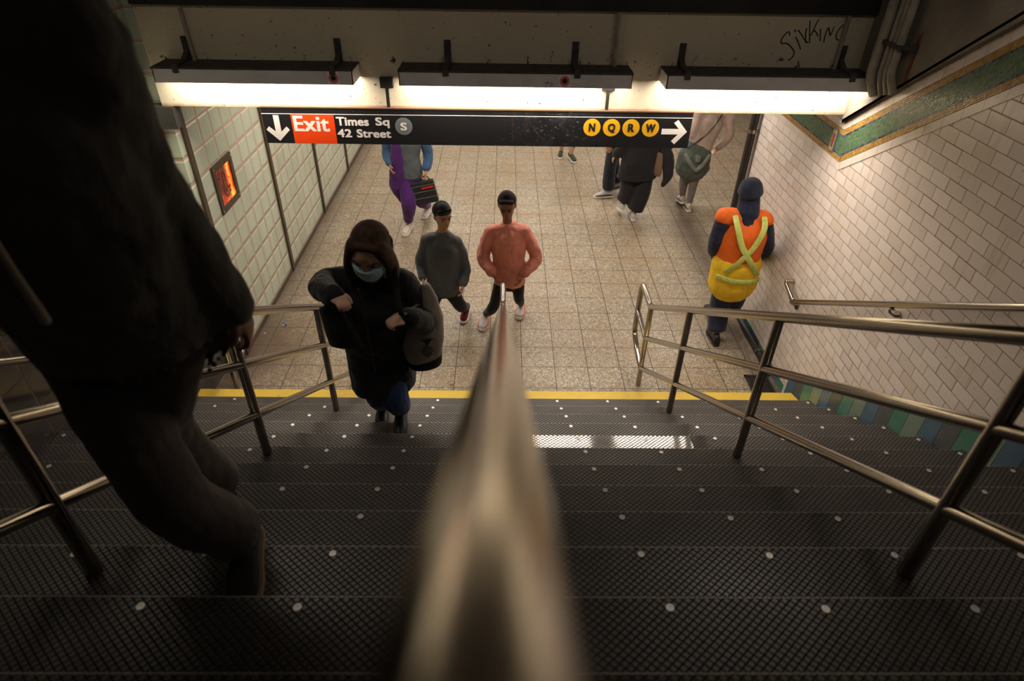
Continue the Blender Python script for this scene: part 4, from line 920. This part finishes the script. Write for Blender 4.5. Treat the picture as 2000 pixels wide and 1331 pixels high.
# --- safety vest
O = build_person('worker', 'person in an orange and yellow safety vest and navy clothes beside the white wall', .98, 'brown', face=(.35, .9, .1), handcurl=(.6, .6))
NAVY = cloth('navy work cloth', (.022, .027, .055), fold=.6)
trousers(O, NAVY, knee=.10, hem=.092)
top(O, NAVY, 'hooded_sweatshirt', hem=.10, w=.20, dpt=.15, sl=(.078, .076, .06), folds=.025)
ORA = plain('fluorescent orange mesh', (.95, .16, .01), .7, var=.12, scale=20, bump=.3); YEL = plain('fluorescent yellow', (.95, .58, .02), .7, var=.15, scale=18, bump=.3); LIME = plain('lime reflective tape', (.62, .72, .18), .45, var=.15, scale=30)
vest = top(O, ORA, 'safety_vest', hem=.06, w=.217, dpt=.17, sl=(.091, .05, .05), folds=.02, slen=0, sleeves='', collar=False)
J = O['J']; fw_, rt2, up2 = O['f'], O['rt'], O['up']
q = MB(); limb(q, [J['pel'] - up2 * .03, J['pel'] + up2 * .20], [(.224, .178), (.222, .176)], ref=tuple(rt2), seg=24); bake(q, 'yellow_panel', YEL, O['p'], .010, 2, .012)
def back(x, h, off=.0):
    """a point on the vest's back: x to the person's right, h up from the pelvis"""
    base = J['pel'].lerp(J['neck'], h); return base + rt2 * x - fw_ * (.178 * math.sqrt(max(.08, 1 - (x / .235) ** 2)) + off)
for sg_ in (-1, 1):
    q = MB(); limb(q, [back(sg_ * .13, .98, -.09), back(sg_ * .115, .86, -.01), back(sg_ * .05, .62), back(-sg_ * .06, .40, .012), back(-sg_ * .15, .22, .012)], [(.026, .0045)] * 5, ref=tuple(rt2), seg=10)
    q.obj('reflective_strip', LIME, parent=O['p'], smooth=True)
q = MB(); limb(q, [back(x, .13, .012) for x in (-.2, -.1, 0, .1, .2)], [(.024, .0045)] * 5, ref=tuple(up2), seg=10); q.obj('reflective_strip', LIME, parent=O['p'], smooth=True)
c, f, u, r = O['hd']; q = MB()
limb(q, [c + u * .02 - f * .016, c + u * .066 - f * .016], [(.106, .114), (.096, .104)], ref=tuple(r), seg=20, capf=(.3, .9)); limb(q, [c - u * .02 - f * .03, J['neck'] + V((0, 0, .0)) - f * .03], [(.088, .07), (.10, .075)], ref=tuple(r)); limb(q, [J['neck'] - up2 * .02 - fw_ * .02, J['neck'] - up2 * .12 - fw_ * .08], [(.10, .07), (.085, .05)], ref=tuple(rt2))
bake(q, 'hood', NAVY, O['p'], .009, 3, .01)
for S_ in 'LR': shoe(J['an' + S_], J['to' + S_], 1.0, O['p'], plain('dark boot leather', (.015, .015, .02), .5), 'black', name='boot')
# --- purple clothes, seen below the sign
U = build_person('purple', 'person in purple trousers and a long purple cardigan carrying a black briefcase', .95, 'tan', face=(-.2, -.95, -.1), handcurl=(1.2, .5))
PUR = cloth('purple cloth', (.075, .018, .14))
trousers(U, PUR, hip=.12, knee=.10, hem=.062, cut=.92)
top(U, cloth('grey shirt cloth', (.10, .115, .13)), 'shirt', hem=.05, w=.17, dpt=.12, sl=(.05, .045, .04), slen=.3)
DEN = cloth('denim cloth', (.05, .11, .22)); J = U['J']
for S_ in 'LR':
    q = MB(); limb(q, [J['sh' + S_], J['el' + S_], J['el' + S_].lerp(J['wr' + S_], .8)], [.075, .068, .055]); bake(q, 'denim_sleeve', DEN, U['p'], .009, 3, .02)
q = MB(); cR = V((-.12, -.03, 0)); limb(q, [J['neck'] + V((-.08, -.05, 0)), J['pel'] + V((-.12, -.06, .15)), J['pel'] + V((-.14, -.03, -.12)), J['pel'] + V((-.10, -.02, -.34))], [(.06, .05), (.095, .10), (.12, .11), (.06, .05)], ref=(1, 0, 0)); bake(q, 'cardigan', PUR, U['p'], .010, 3, .03)
hair(U, HAIR, .1); face_bits(U['hd'], U['hs'], U['p'])
for S_ in 'LR': shoe(J['an' + S_], J['to' + S_], 1.02, U['p'], plain('white trainer leather', (.62, .56, .50), .5, var=.06), 'wht')
bc = thing('briefcase', 'black soft briefcase with a red stripe, carried at the purple cardigan wearer\'s side', 'bag', (-1.44, 3.03, .42))
q = MB().box((-1.60, 2.99, .42), (-1.31, 3.08, .70), .02)
for v in q.b.verts: v.co = V((-1.455, 3.03, .56)) + Matrix.Rotation(-.22, 3, 'Y') @ (v.co - V((-1.455, 3.03, .56)))
cb = q.obj('case', cloth('black nylon case', (.018, .017, .017)), parent=bc)
for z_ in (.50, .58, .655):
    q = MB().box((-1.60, 2.985, z_), (-1.31, 2.992, z_ + .006))
    for v in q.b.verts: v.co = V((-1.455, 3.03, .56)) + Matrix.Rotation(-.22, 3, 'Y') @ (v.co - V((-1.455, 3.03, .56)))
    q.obj('seam_piping', 'grey', parent=bc)
q = MB().box((-1.47, 2.982, .615), (-1.325, 2.990, .638))
for v in q.b.verts: v.co = V((-1.455, 3.03, .56)) + Matrix.Rotation(-.22, 3, 'Y') @ (v.co - V((-1.455, 3.03, .56)))
q.obj('red_stripe', plain('red trim', (.6, .02, .01), .5), parent=bc)
q = MB().tube([(-1.50, 3.03, .70), (-1.47, 3.03, .755), (-1.41, 3.03, .76), (-1.38, 3.03, .72)], .008, 8, .02); q.obj('handle', 'black', parent=bc, smooth=True)
# --- far walker
F = build_person('far', 'distant person in cropped jeans and dark sneakers, only the feet showing below the sign', .93, 'light')
trousers(F, cloth('light blue jeans', (.12, .18, .27)), knee=.062, hem=.05, cut=.72, name='jeans')
top(F, cloth('olive shirt cloth', (.08, .08, .06)), 'shirt'); hair(F, HAIR, 0)
for S_ in 'LR': shoe(F['J']['an' + S_], F['J']['to' + S_], .95, F['p'], cloth('green knit', (.045, .06, .04)), 'wht')
# --- navy walker
Nv = build_person('navy', 'person in wide navy trousers and black-and-white sneakers stepping left', .98, 'tan', handcurl=(.5, .5))
trousers(Nv, cloth('navy trouser cloth', (.018, .022, .035)), knee=.088, hem=.088)
top(Nv, cloth('navy shirt cloth', (.02, .023, .035)), 'shirt'); hair(Nv, HAIR, 0)
for S_ in 'LR': shoe(Nv['J']['an' + S_], Nv['J']['to' + S_], 1.0, Nv['p'], plain('black and white shoe', (.5, .48, .46), .5), 'wht', accent=plain('black shoe panel', (.01, .01, .01), .5))
# --- black suit
Bk = build_person('black', 'person in a loose black coat and wide black trousers walking away', .98, 'tan', handcurl=(.5, .5))
BLK = cloth('black suit cloth', (.016, .015, .017))
trousers(Bk, BLK, knee=.115, hem=.115, hip=.14)
top(Bk, BLK, 'coat', hem=.16, w=.23, dpt=.16, hemw=(.27, .17), sl=(.09, .08, .07), folds=.03); hair(Bk, HAIR, .1)
for S_ in 'LR': shoe(Bk['J']['an' + S_], Bk['J']['to' + S_], .98, Bk['p'], plain('white shoe', (.55, .52, .50), .5), 'wht')
flatbag('shoulder_bag', (1.475, 3.50, .62), (.6, -.8, 0), (.8, .6, 0), [(0, .05, .025, 0, 0), (.05, .07, .035, 0, 0), (.20, .065, .03, 0, 0), (.30, .05, .02, 0, 0)], cloth('brown leather bag', (.20, .12, .08)), 'brown shoulder bag on the right side of the black-coated walker')
q = MB(); limb(q, [(1.52, 3.55, 1.0), (1.58, 3.52, .86), (1.62, 3.5, .66), (1.57, 3.48, .50)], [(.04, .04), (.085, .06), (.07, .05), (.03, .025)], ref=(1, 0, 0))
tag(bake(q, 'folded_jacket', cloth('dark jacket cloth', (.022, .022, .026), fold=.9), None, .010, 3, .03), 'dark jacket draped over the black-coated walker\'s right arm', 'jacket')
# --- pale top with a jacket round the waist
Pl = build_person('pale', 'person in a pale pink top with a grey-green jacket tied round the waist', .96, 'light', handcurl=(.5, .5))
trousers(Pl, cloth('mauve grey leggings', (.22, .19, .19)), hip=.105, knee=.066, hem=.045, name='leggings')
top(Pl, cloth('pale pink cloth', (.55, .42, .36)), 'pale_top', hem=.0, w=.19, dpt=.13, sl=(.07, .06, .05)); hair(Pl, HAIRB, 0)
GG = cloth('grey green jacket cloth', (.11, .135, .115), fold=.9); J = Pl['J']
q = MB(); limb(q, [J['pel'] + V((0, 0, .13)), J['pel'] + V((0, 0, .04)), J['pel'] - V((0, 0, .14))], [(.18, .13), (.215, .16), (.225, .165)], ref=tuple(Pl['rt']), seg=24); bake(q, 'tied_jacket', GG, Pl['p'], .010, 3, .035)
q = MB(); bk = lambda x, z, d=.16: J['pel'] + V((x, -d, z))
for sg_ in (-1, 1): limb(q, [bk(sg_ * .15, .07, .12), bk(sg_ * .08, -.03, .17), bk(0, -.11, .185)], [.026, .03, .024])
limb(q, [bk(.0, .08, .165), bk(0, .01, .18)], [(.04, .012), (.036, .014)], ref=(1, 0, 0)); bake(q, 'jacket_sleeves', cloth('paler grey green lining', (.22, .23, .2)), Pl['p'], .008, 3, .01)
q = MB(); limb(q, [J['shR'] + V((-.06, -.02, .04)), J['pel'].lerp(J['neck'], .6) + V((0, -.14, 0)), J['pel'] + V((-.14, -.10, .16))], [(.010, .004)] * 3, ref=(1, 0, 1), seg=8); q.obj('crossbody_strap', 'ink', parent=Pl['p'], smooth=True)
for S_ in 'LR': shoe(J['an' + S_], J['to' + S_], .98, Pl['p'], plain('cream shoe', (.55, .47, .38), .6), 'wht', accent=plain('dark heel panel', (.05, .045, .04), .6))
# --- foreground figure
Mn = build_person('man', 'large dark blurred person in hooded jacket at the left edge, climbing the stairs', 1.04, 'brown', face=(.1, -.9, -.1), handcurl=(.6, .5))
DK = cloth('charcoal sweatshirt cloth', (.085, .080, .072), fold=.6)
trousers(Mn, cloth('dark brown trousers cloth', (.08, .066, .064)), hip=.125, knee=.088, hem=.082, folds=.02)
top(Mn, DK, 'hooded_jacket', hem=.03, w=.205, dpt=.155, hemw=(.205, .16), sl=(.084, .072, .058), folds=.035, slen=1.0)
J = Mn['J']; fm = Mn['f']
q = MB(); limb(q, [J['neck'] - fm * .07 - V((0, 0, .02)), J['neck'] - fm * .10 + V((0, 0, .06))], [(.12, .07), (.11, .06)], ref=tuple(Mn['rt'])); bake(q, 'hood', DK, Mn['p'], .010)
hair(Mn, HAIR, 0); face_bits(Mn['hd'], Mn['hs'], Mn['p'])
q = MB(); limb(q, [J['neck'] + fm * .10 - Mn['rt'] * .05, J['neck'].lerp(J['pel'], .3) + fm * .19 - Mn['rt'] * .05, J['neck'].lerp(J['pel'], .62) + fm * .20 - Mn['rt'] * .03], [.004, .005, .009], seg=8); q.obj('drawstring', plain('pale cord', (.42, .35, .29), .8), parent=Mn['p'], smooth=True)
TAN = plain('tan shoe edge', (.30, .22, .16), .6)
for S_ in 'LR': shoe(J['an' + S_], J['to' + S_], 1.06, Mn['p'], cloth('black suede', (.025, .022, .02)), TAN)
